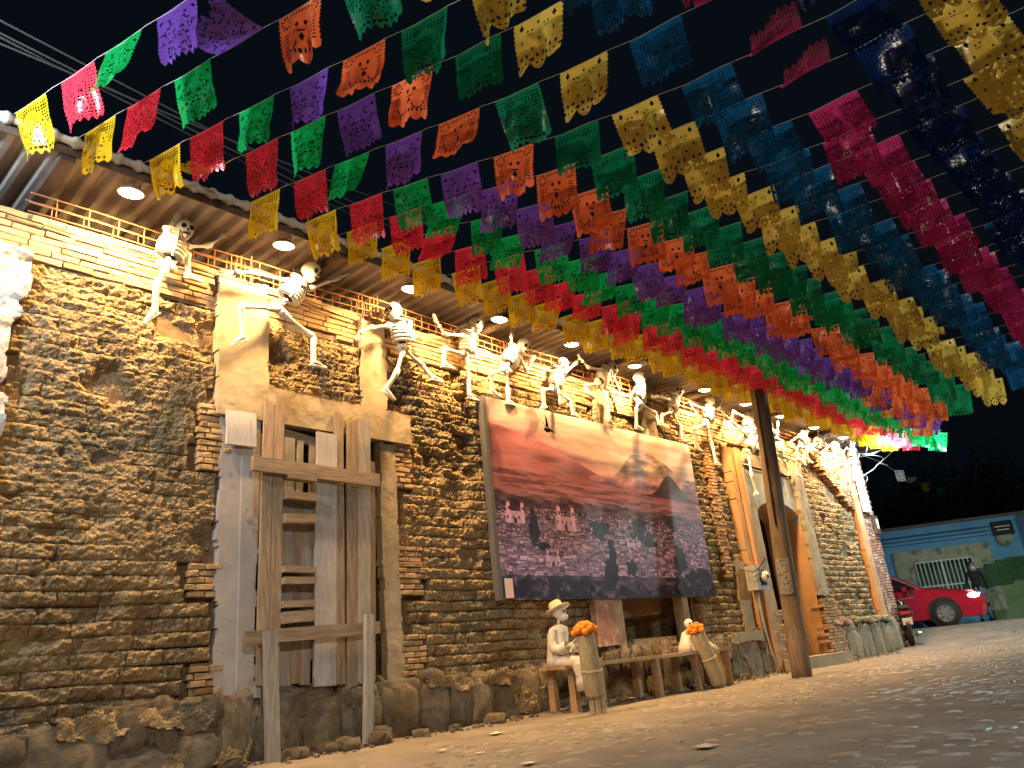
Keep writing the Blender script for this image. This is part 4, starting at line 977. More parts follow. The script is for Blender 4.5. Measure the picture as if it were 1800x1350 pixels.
# ================================================================ BANNER
def banner_image():
    W_, H_ = 1150, 600
    X, Y = np.meshgrid(np.linspace(0, 1, W_), np.linspace(0, 1, H_)); rng = np.random.RandomState(3)
    L = np.array
    sky_ = .62+.30*fbm(X*4, Y*16, 5, 5)-.25*Y
    T = sky_.copy(); 
    def ridge(base, amp, s, fr): return base+amp*fbm(X[0]*fr, np.zeros(W_), s, 5)
    h1 = .13+.17*np.clip(X[0]/.45, 0, 1)*1.0-.02*np.sin(X[0]*9)+.012*fbm(X[0]*9, X[0]*0, 8, 3); h1 = np.where(X[0] > .5, .35, h1)
    m = (Y > h1[None]); T[m] = (.48+.25*fbm(X*7+Y*5, Y*18, 12, 5)-.1*(Y-.2))[m]
    h2 = .33-.20*np.exp(-((X[0]-.74)/.17)**2)-.03*np.exp(-((X[0]-.62)/.05)**2)-.09*np.clip((X[0]-.9)*6, 0, 1)+.018*fbm(X[0]*14, X[0]*0, 4, 4)
    m = (Y > h2[None]) & (X > .4); T[m] = (.40+.50*fbm(X*16+Y*6, Y*26, 14, 5))[m]
    h3 = .40-.15*np.exp(-((X[0]-.83)/.075)**2)+.006*fbm(X[0]*20, X[0]*0, 4, 3)
    m = (Y > h3[None]) & (X > .62); T[m] = .10+.02*fbm(X*9, Y*9, 2, 3)[m]
    # plain with fields
    pl = .36+.02*X[0]; m = Y > pl[None]+.03*(X > .62)
    fld = .50+.16*fbm(X*5, Y*70, 21, 4)-.16*np.clip(fbm(X*18, Y*80, 23, 5)*4, 0, 1)-.05
    T[m] = fld[m]
    # tree belt, town
    m = (Y > .485+.03*X+.025*fbm(X*20, Y*0, 3, 3)) ; T[m] = (.20+.30*fbm(X*30, Y*50, 25, 4))[m]
    for i in range(4200):
        v = rng.uniform(0, 1)**.8; cy_ = .55+.33*v; cx_ = rng.uniform(0, 1); s = .5+v*.9
        w = rng.uniform(.008, .026)*s; h = rng.uniform(.004, .008)*s
        x0, x1 = int((cx_-w/2)*W_), int((cx_+w/2)*W_); y0, y1 = int((cy_-h)*H_), int((cy_+h)*H_)
        x0 = max(x0, 0); b = rng.uniform(.38, .75)
        T[y0:y1, x0:x1] = b*(1-.35*(rng.rand() < .3)); T[y0-1:y0, x0:x1] = .12; T[y0+1:y1, x1-1:x1+1] = .16
        if rng.rand() < .5:
            for q in range(x0+3, x1-3, 7): T[(y0+y1)//2:(y0+y1)//2+3, q:q+2] = .15
    for (cx_, cy_, s) in ((.27, .61, .62), (.07, .60, .5), (.20, .81, .4), (.56, .71, .3)):
        x0 = int((cx_-.07*s)*W_); x1 = int((cx_+.07*s)*W_); y0 = int((cy_-.05*s)*H_); y1 = int((cy_+.07*s)*H_)
        T[y0:y1, x0:x1] = .66
        for q in (-.055, .045):
            a = int((cx_+q*s)*W_); T[int((cy_-.13*s)*H_):y1, a:a+int(.025*s*W_)] = .74; T[int((cy_-.15*s)*H_):int((cy_-.13*s)*H_), a+3:a+int(.018*s*W_)] = .45
            T[int((cy_-.09*s)*H_):int((cy_-.06*s)*H_), a+6:a+14] = .12
        T[int((cy_+.01)*H_):y1, int(cx_*W_)-6:int(cx_*W_)+6] = .1
        for q in range(x0+8, x1-8, 22): T[y0+14:y0+24, q:q+6] = .18
    def blob(cx_, cy_, rx_, ry_, v=.07):
        m = ((X-cx_)/rx_)**2+((Y-cy_)/ry_)**2 < 1+1.3*fbm(X*50, Y*30, 33, 4); T[m] = (v+.03*fbm(X*60, Y*40, 34, 2))[m]
    for q in ((.42, .64, .045, .05), (.62, .62, .05, .06), (.66, .66, .04, .05), (.82, .78, .035, .09), (.135, .65, .02, .09), (.46, .80, .018, .10), (.80, .56, .03, .04), (.17, .74, .03, .02), (.55, .84, .03, .05), (.44, .88, .03, .08)): blob(*q)
    tr = .92+.09*fbm(X[0]*14, X[0]*0, 44, 5)-.04*np.sin(X[0]*8+.5)
    m = (Y > tr[None]); T[m] = (.05+.55*np.clip(fbm(X*60, Y*40, 46, 4), 0, 1))[m]
    T = np.clip(T+.03*fbm(X*200, Y*100, 50, 2), 0, 1)[..., None]
    warm = np.stack([.92*T[..., 0]**.9+.04, .50*T[..., 0]**1.15+.02, .46*T[..., 0]**1.1+.03], -1)
    sepia = np.stack([1.05*T[..., 0]+.05, .84*T[..., 0]**1.05+.04, .70*T[..., 0]**1.1+.04], -1)
    cool_ = np.stack([.84*T[..., 0]**1.1+.035, .56*T[..., 0]**1.15+.035, .62*T[..., 0]**1.1+.085], -1)
    k = np.clip((h1[None]*1.0+.02-Y)/.12, 0, 1)[..., None]; k2 = np.clip((Y-.42)/.2, 0, 1)[..., None]
    C_ = warm*(1-k2)+cool_*k2; C_ = C_*(1-k*.8)+sepia*k*.8
    C_[int(.90*H_):int(.99*H_), 12:46] = (.72, .52, .46)
    g_ = C_.mean(-1, keepdims=True); C_ = C_*.84+g_*.16; C_ = np.clip(C_*np.array([1.20, 1.38, 1.52])+.03, 0, 1)**.95
    img = bpy.data.images.new('town_panorama', W_, H_); out = np.ones((H_, W_, 4), np.float32); out[..., :3] = np.clip(C_[::-1], 0, 1)
    # the image is stored as display values
    img.pixels.foreach_set(out.ravel()); img.update(); img.pack(); return img
m, t, b = new_mat('banner_print'); im = t.nodes.new('ShaderNodeTexImage'); im.image = banner_image(); im.extension = 'EXTEND'
t.links.new(im.outputs[0], b.inputs['Base Color']); b.inputs['Roughness'].default_value = .42; b.inputs['Specular IOR Level'].default_value = .14; MA['print'] = m
BN = empty('photo_banner', (8.5, -.12, 2.4)); tag(BN, 'huge framed panel printed with a reddish panorama of a town below mountains', 'banner')
bx0, bx1, bz0, bz1 = 6.21, 10.77, 1.20, 3.56
me = bpy.data.meshes.new('printed_panel'); nx = 24
V = []; UV = []
for i in range(nx+1):
    for zz in (bz0, bz1):
        V.append((bx0+(bx1-bx0)*i/nx, -.135+.006*math.sin(i*1.9)-.004*math.sin(i*.7), zz))
me.from_pydata(V, [], [(2*i, 2*i+2, 2*i+3, 2*i+1) for i in range(nx)]); uvl = me.uv_layers.new(name='UVMap')
for p in me.polygons:
    for li, vi in zip(p.loop_indices, p.vertices): uvl.data[li].uv = ((vi//2)/nx, vi % 2)
    p.use_smooth = True
link('printed_panel', me, MA['print'], BN)
MB().box(((bx0+bx1)/2, -.085, (bz0+bz1)/2), (bx1-bx0-.01, .07, bz1-bz0-.01)).build('panel_frame', MA['grey_edge'], BN)
MB().box((bx0-.03, -.10, (bz0+bz1)/2), (.06, .085, bz1-bz0)).build('side_batten', MA['grey_edge'], BN)
# wooden bird hanging in front of the banner
P = at(963, 755, -.35); BD = empty('hanging_bird', tuple(P)); tag(BD, 'small dark bird ornament hanging on a thread before the banner sky', 'ornament')
mb_ = MB(); mb_.ell(tuple(P), (.07, .03, .035), 10, 6); mb_.tube([P+[.05, 0, .0], P+[.12, 0, -.02]], [.02, .006], 6); mb_.build('body', MA['dark'], BD, True)
for s in (-1, 1): MB().add([P+[-.03, 0, .02], P+[.03, 0, .02], P+[-.06, s*.05, .13], P+[-.10, s*.06, .17]], [(0, 1, 2), (0, 2, 3)]).build('wing', MA['dark'], BD)
MB().tube([P+[0, 0, .03], P+[0, .1, .8]], .002, 4).build('thread', MA['cord'], BD)

# ================================================================ BENCH, FIGURES, REED BUNDLES
BE = empty('bench', (8.4, -.3, 0)); tag(BE, 'long plank bench on square posts under the banner', 'bench')
ZS = .455
pl_ = [(6.62, 8.45), (8.47, 10.2)]
for j, y in enumerate((-.50, -.37, -.24)):
    for a, b_ in pl_: MB().box(((a+b_)/2, y, ZS), (b_-a, .122, .035), jit=.004).build('seat_plank', MA['wood_bench'], BE)
for x in (6.78, 7.22, 8.35, 9.25, 10.05):
    for y in (-.52, -.22):
        if x == 7.22 and y == -.22: continue
        MB().box((x, y, .218), (.075, .085, .436), jit=.004).build('leg', MA['wood_bench'], BE)
MA['cotton'] = rough_mat('white_cotton', (.60, .58, .54), (.76, .74, .70), 5, bump=.5, bscale=14, bdist=.03, rough=.85)
MA['straw'] = rough_mat('straw', (.50, .42, .27), (.62, .53, .36), 30, bump=.5, bscale=120, bdist=.002, rough=.8, stretch=(1, 1, .2))
MA['reed'] = rough_mat('woven_reed', (.30, .25, .16), (.44, .37, .25), 18, bump=.6, bscale=60, bdist=.004, rough=.85, stretch=(3, 3, .5))
MA['marigold'] = rough_mat('marigold', (.85, .20, .02), (.95, .36, .04), 40, bump=.6, bscale=60, bdist=.006, rough=.8)
MA['mask'] = flat_mat('pale_mask', (.75, .72, .80), .7)
def loft(secs, seg=20, fold=0.0, nf=7, ph=0.0):
    """secs: (centre, rx, ry, (ux, uy)) elliptic sections stacked along a path"""
    V = []; Fc = []
    for i, (c, a, b_, fz) in enumerate(secs):
        for k in range(seg):
            t = 2*PI*k/seg; f = 1+fold*fz*math.sin(nf*t+ph+i*.25)
            V.append(np.array(c)+np.array([a*f*math.cos(t), b_*f*math.sin(t), 0]))
    for i in range(len(secs)-1):
        for k in range(seg): Fc.append((i*seg+k, i*seg+(k+1) % seg, (i+1)*seg+(k+1) % seg, (i+1)*seg+k))
    Fc.append(tuple(range(seg))[::-1]); Fc.append(tuple((len(secs)-1)*seg+k for k in range(seg)))
    return V, Fc
def seated(x, y, label, lean=0.0, facing=1, hat=True, s=1.0):
    T = empty('seated_skeleton', (x, y, ZS)); tag(T, label, 'skeleton')
    z0 = ZS+.02; n_before = set(bpy.data.objects)
    V, Fc = loft([((x-.01, y, z0), .165, .145, 1), ((x, y, z0+.10), .165, .15, 1), ((x-.01+lean*.3, y, z0+.28), .145, .135, .7), ((x+lean*.6, y, z0+.44), .15, .16, .5), ((x+lean, y, z0+.53), .12, .14, .3), ((x+lean*1.1, y, z0+.57), .05, .05, 0)], fold=.085, seg=40, nf=9)
    MB().add(V, Fc).build('shirt', MA['cotton'], T, True)
    h = np.array([x+lean*1.2+.04, y-.01, z0+.73])
    MB().tube([(x+lean, y, z0+.55), h-[0.02, 0, .06]], .02, 8).build('neck', MA['bone_plain'], T, True)
    sk = skull_at(h, .10, (-22, -8), T, 0, 'bone_plain', rel=False)
    if hat:
        HM = M4(ry(R(-22)), h+[-.03, 0, .045]); hm = MB()
        hm.lathe([(.21, .0), (.205, .012), (.12, .02), (.105, .04), (.10, .10), (.075, .13), (.01, .135)], 24, 1.0, .9); hm.build('straw_hat', MA['straw'], T, True, HM)
        m_ = MB(); m_.ell((0, 0, 0), (.05, .062, .045), 12, 8); m_.build('white_jaw', MA['mask'], T, True, M4(ry(R(8)), h+[.085, 0, -.065]))
    for sg in (-1, 1):
        yy = y+sg*.13
        # sleeves: shoulder - elbow - wrist
        pts = [np.array([x+lean*.9, yy, z0+.50]), np.array([x+lean*.5+.0, yy-.02, z0+.36]), np.array([x+.04, yy-.02, z0+.24]), np.array([x+.15, yy-.01, z0+.225]), np.array([x+.26, yy*1.0-.0, z0+.26])]
        MB().tube(pts, [.062, .066, .074, .078, .085], 12, cap=False, squash=1.15).build('sleeve', MA['cotton'], T, True)
        fo = bone('forearm', pts[3], np.array([x+.34, yy+.02*sg*-1, z0+.30]), .02, T)
        ro, _ = frame_to(np.array([x+.34, yy, z0+.30]), np.array([x+.46, yy-.01, z0+.37]), (0, 0, 1)); link('hand', HAND, MA['bone_plain'], T, M4(ro, (x+.34, yy, z0+.30), (.07, .07, .14)))
        # trousers: thigh forward then shin down
        yt = y+sg*.09
        MB().tube([(x+.02, yt, z0+.05), (x+.18, yt, z0+.06), (x+.33, yt, z0+.035), (x+.38, yt, z0-.06), (x+.40, yt, z0-.2), (x+.42, yt, z0-.34)], [.085, .085, .08, .082, .092, .105], 14, squash=1.0).build('trouser_leg', MA['cotton'], T, True)
        fp = np.array([x+.43, yt, .085]); link('foot', FOOT, MA['bone_plain'], T, M4(rz(-.3), fp+[0, 0, .03], (.12, .13, .12)))
        MB().box((0, 0, 0), (.17, .075, .016)).build('sandal', MA['steel'], T, mw=M4(rz(-.3), fp+[.05, -.01, .0]))
    T.scale = (s, s, s); T.rotation_euler = (0, 0, R(-82))
    return T
seated(6.80, -.33, 'seated skeleton in straw hat and white cotton clothes on the left bench end', .05, s=.76)
def bundle(foot, top, label, fl, r=.095, stems=True):
    foot = np.array(foot, float); top = np.array(top, float); d = (top-foot)/np.linalg.norm(top-foot); L = np.linalg.norm(top-foot)
    T = empty('reed_bundle', tuple(foot)); tag(T, label, 'reed bundle', 'rolled reed mats with marigolds')
    rot, _ = frame_to(foot, top)
    a = .20*L if stems else .06*L; m = MB(); seg = 40; prof = [(r*.92, a), (r, a+.03), (r*1.02, L*.5), (r*.98, L*.93), (r*.9, L*.95)]
    V = []; Fc = []
    for (rr, z_) in prof:
        for k in range(seg): 
            t = 2*PI*k/seg; q = rr*(1+.03*(k % 2)+.05*math.cos(t)); V.append((q*math.cos(t), q*math.sin(t), z_))
    for i in range(len(prof)-1):
        for k in range(seg): Fc.append((i*seg+k, i*seg+(k+1) % seg, (i+1)*seg+(k+1) % seg, (i+1)*seg+k))
    Fc.append(tuple((len(prof)-1)*seg+k for k in range(seg))); Fc.append(tuple(range(seg))[::-1])
    m.add(V, Fc).build('rolled_mat', MA['reed'], T, True, M4(rot, foot))
    for i in range(26):
        t = random.random()*6.28; q = random.random()**.5*r*.75; q2 = q*1.15
        MB().tube([foot+rot @ [q2*math.cos(t), q2*math.sin(t), .0], foot+rot @ [q*math.cos(t), q*math.sin(t), a+.04]], .006, 5).build('stem', MA['straw'], T)
    for zz in (.50, .515): MB().tube([foot+rot @ [(r+.012)*math.cos(k*.42), (r+.012)*math.sin(k*.42), L*zz+.006*math.sin(k)] for k in range(16)], .006, 5).build('rope', MA['straw'], T)
    MB().tube([foot+rot @ [-(r+.02), -.03, L*.5], foot+rot @ [-(r+.03), -.06, L*.42], foot+rot @ [-(r+.02), -.05, L*.36]], .006, 5).build('rope_end', MA['straw'], T)
    for k in range(fl):
        t = k*2.399; q = .10*math.sqrt((k+.5)/fl)*1.15; c = foot+rot @ [q*math.cos(t), q*math.sin(t), L*.97+.09*(1-(q/.12)**2)]
        fm2 = MB()
        def ff(V): 
            n = np.sin(np.arctan2(V[:, 1], V[:, 0])*11)*.09+np.sin(np.arccos(np.clip(V[:, 2], -1, 1))*13)*.07; return V*(1+n)[:, None]
        fm2.ell(tuple(c), (.038, .038, .034), 22, 14, ff); fm2.build('marigold', MA['marigold'], T, True)
    return T
pb_ = at(1052, 1254, -.62); pt_ = at(1027, 1110, -.46)
d_ = ray(1052, 1254); gp_ = CP+d_*(HC/-d_[2])
bundle((gp_[0], gp_[1], 0.0), tuple(at(1028, 1108, gp_[1]-.03)), 'rolled reed mat topped with orange marigolds beside the hatted skeleton', 19)
pb_ = at(1258, 1212, -.55); q_ = at(1216, 1108, -.5)
bundle((pb_[0], -.62, 0.0), (q_[0], -.56, q_[2]), 'leaning rolled reed mat topped with marigolds on the right end of the bench', 13, .10, stems=False)
# second seated figure, mostly behind the right bundle
T = empty('seated_skeleton', (9.75, -.35, ZS)); tag(T, 'seated figure in white with a yellow skirt behind the right reed bundle', 'skeleton')
q = at(1212, 1150, -.38)
V, Fc = loft([((q[0]+.04, -.38, ZS+.02), .16, .14, 1), ((q[0]+.05, -.38, ZS+.10), .15, .13, 1), ((q[0]+.06, -.38, ZS+.19), .10, .11, .7), ((q[0]+.10, -.37, ZS+.26), .09, .10, .5), ((q[0]+.13, -.36, ZS+.30), .04, .04, 0)], fold=.12, seg=40, nf=9)
MB().add(V, Fc).build('blouse', MA['cotton'], T, True)
skull_at(np.array([q[0]+.15, -.35, ZS+.37]), .068, (50, 5), T, 0, 'bone_plain')
MA['ycloth'] = rough_mat('yellow_cloth', (.62, .48, .16), (.72, .58, .24), 6, bump=.2, bscale=30, rough=.85)
V, Fc = loft([((q[0]+.62, -.42, .04), .10, .09, 1), ((q[0]+.56, -.42, .22), .12, .11, 1), ((q[0]+.44, -.41, ZS-.02), .14, .13, 1), ((q[0]+.30, -.40, ZS+.10), .16, .13, 1), ((q[0]+.16, -.39, ZS+.17), .12, .12, .5)], fold=.09)
MB().add(V, Fc).build('skirt', MA['ycloth'], T, True)
ro, _ = frame_to(np.array([q[0]+.38, -.55, ZS+.06]), np.array([q[0]+.48, -.56, ZS-.06])); link('hand', HAND, MA['bone_plain'], T, M4(ro, (q[0]+.38, -.55, ZS+.07), (.07, .07, .13)))
for dy in (-.04, .05): link('foot', FOOT, MA['bone_plain'], T, M4(rz(-.2), (q[0]+.68, -.45+dy, .035), (.11, .12, .12)))

# ================================================================ POLE, METER, CORNER STUFF
PO = empty('utility_pole', (10.86, -1.17, 0)); tag(PO, 'leaning weathered wooden utility pole standing before the doorway', 'pole')
mp_ = MB(); n = 22; pts = []; rr = []
for i in range(n): 
    t = i/(n-1); pts.append((10.86+.60*t+.015*math.sin(t*9), -1.17+.01*math.sin(t*7), -.02+4.62*t)); rr.append(.135-.012*t+.003*math.sin(t*23))
mp_.tube(pts, rr, 18); mp_.build('shaft', MA['pole'], PO, True)
# paper notice wrapped on the pole
def notice_image():
    W_, H_ = 120, 200; a = np.full((H_, W_, 3), .52); rng = np.random.RandomState(8)
    for i in range(70):
        x, y = rng.randint(4, 100), rng.randint(4, 190); w, h = rng.randint(4, 22), rng.randint(2, 9); a[y:y+h, x:x+w] = rng.choice([.12, .2, .3, .65])*np.array([1, .9, .8])
    out = np.ones((H_, W_, 4), np.float32); out[..., :3] = a; im_ = bpy.data.images.new('notice', W_, H_); im_.pixels.foreach_set(out.ravel()); im_.pack(); return im_
m, t, b = new_mat('torn_notice'); im = t.nodes.new('ShaderNodeTexImage'); im.image = notice_image(); t.links.new(im.outputs[0], b.inputs['Base Color']); b.inputs['Roughness'].default_value = .8
me = bpy.data.meshes.new('paper_notice'); V = []; UVs = []
az0 = math.atan2(-D+1.17, -10.9)
for j in range(2):
    zc = (1.10, 1.60)[j]
    for i in range(9):
        a = az0-.25-.75+i*1.5/8; tt = zc/4.62; cx0 = 10.86+.60*tt
        V.append((cx0+.139*math.cos(a), -1.17+.139*math.sin(a), zc+.008*math.sin(i)))
me.from_pydata(V, [], [(i, i+1, i+10, i+9) for i in range(8)]); uvl = me.uv_layers.new(name='UVMap')
for p in me.polygons:
    for li, vi in zip(p.loop_indices, p.vertices): uvl.data[li].uv = ((vi % 9)/8, vi//9)
link('paper_notice', me, m, PO)
for k in range(3):
    MB().tube([(10.86+.60*t-.17+.02*k, -1.2, 4.6*t) for t in np.linspace(.45, .98, 8)], .006, 5).build('pole_cable', MA['wire'], PO)
for k in range(3):
    a = at(1345, 982+5*k, -1.1); b2 = at(1300+3*k, 1000, -.15); mid = (a+b2)/2-[0, 0, .12+.05*k]
    tag(MB().tube([a, (a+mid)/2-[0, 0, .03], mid, (mid+b2)/2, b2], .008, 5).build('service_cable', MA['wire_grey'] if k else MA['wire'], None, True), ['black', 'upper grey', 'lower grey'][k]+' cable from the wooden pole to the electric meter', 'cable')
MT = empty('electric_meter', (12.1, -.2, 1.45)); tag(MT, 'grey electric meter box with a round dial left of the doorway', 'meter')
MB().box((12.05, -.20, 1.47), (.36, .18, .38), jit=.003).build('box', MA['trim'], MT)
MB().box((12.09, -.296, 1.47), (.20, .012, .25)).build('window', MA['dark'], MT)
MB().lathe([(.085, 0), (.085, .05), (.06, .075), (.01, .08)], 20).build('dial', MA['wire_white'], MT, True, M4(rx(R(90)), (12.10, -.30, 1.48)))
MB().lathe([(.035, 0), (.03, .01)], 14).build('dial_face', MA['steel'], MT, True, M4(rx(R(90)), (12.10, -.378, 1.48)))
tag(MB().tube([(12.05, -.16, 1.3), (12.08, -.15, .8), (12.15, -.15, .4), (12.2, -.2, .0)], .018, 8).build('conduit', MA['trim'], None, True), 'thin conduit running from the meter box down to the ground', 'conduit')
# corner: white panel with conduits, small meter, wires
CPN = empty('white_cable_panel', (18.1, -.12, 3.7)); tag(CPN, 'tall white panel with conduits high on the corner pier', 'panel')
MB().box((18.12, -.13, 3.72), (.40, .04, 1.50)).build('board', MA['wire_white'], CPN)
for dx in (-.08, 0, .09): MB().tube([(18.12+dx, -.165, 2.98), (18.12+dx, -.165, 4.45)], .014, 6).build('conduit', MA['trim'], CPN)
SMt = empty('small_meter', (18.45, -.12, 2.7)); tag(SMt, 'small dark meter box on the corner pier below the white panel', 'meter')
MB().box((18.45, -.13, 2.7), (.20, .08, .40)).build('box', MA['steel'], SMt); MB().box((18.45, -.175, 2.72), (.10, .01, .22)).build('window', MA['wire_white'], SMt)
def wire(pts, r, mat, label, Y=-.6, name='loose_wire'):
    P = [at(a, b_, (c if c is not None else Y)) for a, b_, c in pts]
    # smooth
    Q = []
    for i in range(len(P)-1):
        p0 = P[max(i-1, 0)]; p1 = P[i]; p2 = P[i+1]; p3 = P[min(i+2, len(P)-1)]
        for t in np.linspace(0, 1, 5, endpoint=False): Q.append(.5*((2*p1)+(-p0+p2)*t+(2*p0-5*p1+4*p2-p3)*t*t+(-p0+3*p1-3*p2+p3)*t**3))
    Q.append(P[-1]); return tag(MB().tube(Q, r, 6).build(name, MA[mat], None, True), label, 'cable')
wire([(1500, 797, -.15), (1530, 798, None), (1552, 790, None), (1575, 785, None), (1592, 782, None), (1600, 788, None)], .014, 'wire_white', 'thick white cable curling out from the corner of the wall')
wire([(1522, 796, -.5), (1525, 780, None), (1522, 768, None)], .012, 'wire_white', 'short white cable hanging from the corner flood lamp', -.7)
wire([(1502, 806, -.2), (1530, 800, None), (1552, 805, None), (1545, 815, None), (1562, 800, None), (1570, 792, None)], .008, 'wire_grey', 'grey tangled wire near the end of the white corner cable')
wire([(1510, 850, -.2), (1516, 838, None), (1535, 825, None), (1545, 815, None), (1560, 818, None)], .008, 'wire_grey', 'grey wire looping below the torn white flags at the corner')
wire([(1515, 862, -.2), (1522, 850, None), (1524, 838, None), (1515, 834, None), (1512, 845, None), (1520, 856, -.2)], .008, 'wire_grey', 'small wire ring on the edge of the corner pier')
# string across the side street with small flags
S = empty('bunting_string', tuple(at(1550, 815, .2))); tag(S, 'short string of torn small flags trailing right from the corner over the side street', 'bunting')
cpx = [(1515, 800, -.3), (1548, 812, .2), (1580, 832, .8), (1620, 850, 1.6), (1665, 862, 2.6), (1730, 856, 4.2), (1800, 842, 6.0)]
P = [at(*q_) for q_ in cpx]; MB().tube(P, .006, 4).build('cord', MA['cord'], S)
MA['tornwhite'] = flag_mat('plastic_white', (.7, .75, .72))
seq = [('w', .22), ('w', .34), ('gold', .46), ('green', .62), ('blue', .70), ('orange', .78), ('dgreen', .87), ('w', .95), ('blue', 1.15), ('w', 1.3), ('blue', 1.42)]
def along(P, s):
    seg = [np.linalg.norm(P[i+1]-P[i]) for i in range(len(P)-1)]; tot = s*sum(seg)
    for i, L_ in enumerate(seg):
        if tot <= L_ or i == len(seg)-1: return P[i]+(P[i+1]-P[i])*min(1, tot/L_)
        tot -= L_
for k, (c, s) in enumerate(seq):
    a = along(P, s*.42); X = along(P, s*.42+.02)-a; X /= np.linalg.norm(X); X = X*.45+cr*np.array([1, 1, .3])*.8; X /= np.linalg.norm(X); Y = np.cross([0, 0, 1.0], X); Y /= np.linalg.norm(Y); Z = np.cross(X, Y)
    link('paper_flag', random.choice(FMESH['lat_blown' if k % 3 == 1 else 'lat']), MA['tornwhite'] if c == 'w' else FM[c], S, M4(np.stack([X, Y, Z], 1), a, (.95, 1, .8)))
# night cables over the roof at the top left
for k, (p, q_) in enumerate((((-40, 15), (700, 395)), ((-40, 38), (700, 405)), ((-40, 45), (640, 388)), ((-40, 60), (720, 372)))):
    a = at(*p, .6); b2 = at(*q_, 7.5)
    tag(MB().tube([a, (a+b2)/2-[0, 0, .05], b2], .012, 5).build('overhead_cable', MA['wire_grey']), ('uppermost', 'second', 'third', 'lowest')[k]+' of the four thin power lines crossing the sky above the roof', 'cable', 'power lines over the roof')
# litter
for i, (px_, col_, lab) in enumerate((((873, 1292), (.7, .62, .58), 'crumpled pale paper scrap on the dirt near the wall'), ((843, 1327), (.7, .6, .35), 'small yellowish scrap on the ground at the bottom edge'), ((1240, 1317), (.55, .48, .38), 'flat torn paper on the ground right of centre'), ((930, 1346), (.7, .66, .6), 'tiny white scrap at the bottom edge'), ((778, 1322), (.6, .55, .48), 'small white scrap nearest the boarded window'))):
    d = ray(*px_); P = CP+d*(HC/-d[2]); m_ = MB(); s = (.05, .025, .055, .035, .03)[i]
    xs_, ys_ = np.meshgrid(np.linspace(-1, 1, 6), np.linspace(-1, 1, 6), indexing='ij'); zz = .35*np.abs(fbm(xs_*2+i*7, ys_*2, i, 3))+.05
    m_.add(np.stack([xs_*s*1.2, ys_*s, zz*s], -1).reshape(-1, 3)+np.array([P[0], P[1], .012]), grid_faces(6, 6).tolist())
    tag(m_.build('paper_scrap', flat_mat('scrap_paper', col_, .8), None, True), lab, 'litter')

# ================================================================ BACKGROUND ACROSS THE SIDE STREET
def hz(px_, dist):   # point at horizontal distance dist along a pixel's bearing, on the ground
    d = ray(*px_); k = dist/math.hypot(d[0], d[1]); P = CP+d*k; P[2] = float(gz(P[0])); return P
HP = hz((1795, 1085), 27.0); AV = np.array([math.sin(R(-25)), math.cos(R(-25)), 0])*-1; AN = np.array([AV[1], -AV[0], 0])
if AN @ (CP-HP) < 0: AN = -AN
def onf(x, y, off=0.0):        # on the house front
    d = ray(x, y); return CP+d*(((HP+AN*off-CP) @ AN)/(d @ AN))
def uz(x, y): P = onf(x, y); return float((P-HP) @ AV), float(P[2])
HO = empty('blue_house', tuple(HP)); tag(HO, 'single storey blue painted house across the side street with a barred window', 'house')
RH = np.stack([AV, -AN, np.array([0, 0, 1.0])], 1)
def hbox(u0, u1, z0, z1, d0, d1, mat, name, parent=HO, jit=0):
    m_ = MB(); m_.box(((u0+u1)/2, (d0+d1)/2, (z0+z1)/2), (u1-u0, d1-d0, z1-z0), jit=jit); return m_.build(name, mat, parent, mw=M4(RH, (HP[0], HP[1], 0)))
MA['blue'] = rough_mat('blue_house_paint', (.08, .24, .40), (.12, .31, .48), 1.2, c3=(.09, .17, .22), s3=2, f3=.62, bump=.2, bscale=20, rough=.85)
MA['greenp'] = rough_mat('green_wall_paint', (.13, .20, .09), (.20, .28, .13), 1.5, c3=(.05, .10, .04), s3=2.5, f3=.6, bump=.4, bscale=15, rough=.9)
MA['hedge'] = rough_mat('dark_green_paint', (.03, .07, .035), (.06, .12, .05), 4, bump=.5, bscale=12, rough=.9)
MA['cream'] = rough_mat('mossy_window_surround', (.26, .26, .18), (.34, .34, .24), 2, c3=(.12, .14, .10), s3=3, f3=.55, bump=.2, bscale=12, rough=.9)
uR, zR = uz(1795, 903); uL, zL = uz(1500, 940); ztop = zR
wu0, wz1 = uz(1608, 992); wu1, _ = uz(1705, 975); _, wz0 = uz(1690, 1072)
wz1 = (uz(1608, 992)[1]+uz(1705, 975)[1])/2
hbox(uL-6, wu0, -.2, ztop, 0, .3, MA['blue'], 'wall'); hbox(wu1, uR, -.2, ztop, 0, .3, MA['blue'], 'wall'); hbox(wu0, wu1, -.2, wz0, 0, .3, MA['blue'], 'wall'); hbox(wu0, wu1, wz1, ztop, 0, .3, MA['blue'], 'wall')
hbox(uL-6, uR, -.2, ztop-.02, .35, 6, MA['void'], 'house_body')
hbox(uL-6, uR+.05, ztop, ztop+.08, -.04, 6.1, MA['steel'], 'roof')
for (a, b_, c, d) in ((wu0-.55, wu0, wz0-.1, wz1+.35), (wu1, wu1+.55, wz0-.1, wz1+.35), (wu0, wu1, wz1, wz1+.35)): hbox(a, b_, c, d, -.05, .02, MA['cream'], 'window_surround')
for k in range(3): hbox(wu0-.7, wu1+.7, wz1+.55+.12*k, wz1+.60+.12*k, -.06-.03*k, .01, MA['blue'], 'cornice')
GR = empty('window_grille', tuple(HP), HO); MA['grille'] = flat_mat('white_grille', (.52, .56, .52), .5)
hbox(wu0, wu1, wz0, wz1, .2, .25, MA['hedge'], 'window_pane')
nb = 13
for k in range(nb+1):
    u_ = wu0+(wu1-wu0)*k/nb; w_ = .03 if k == 6 else .013; hbox(u_-w_, u_+w_, wz0, wz1, -.10, -.07, MA['grille'], 'grille_bar', GR)
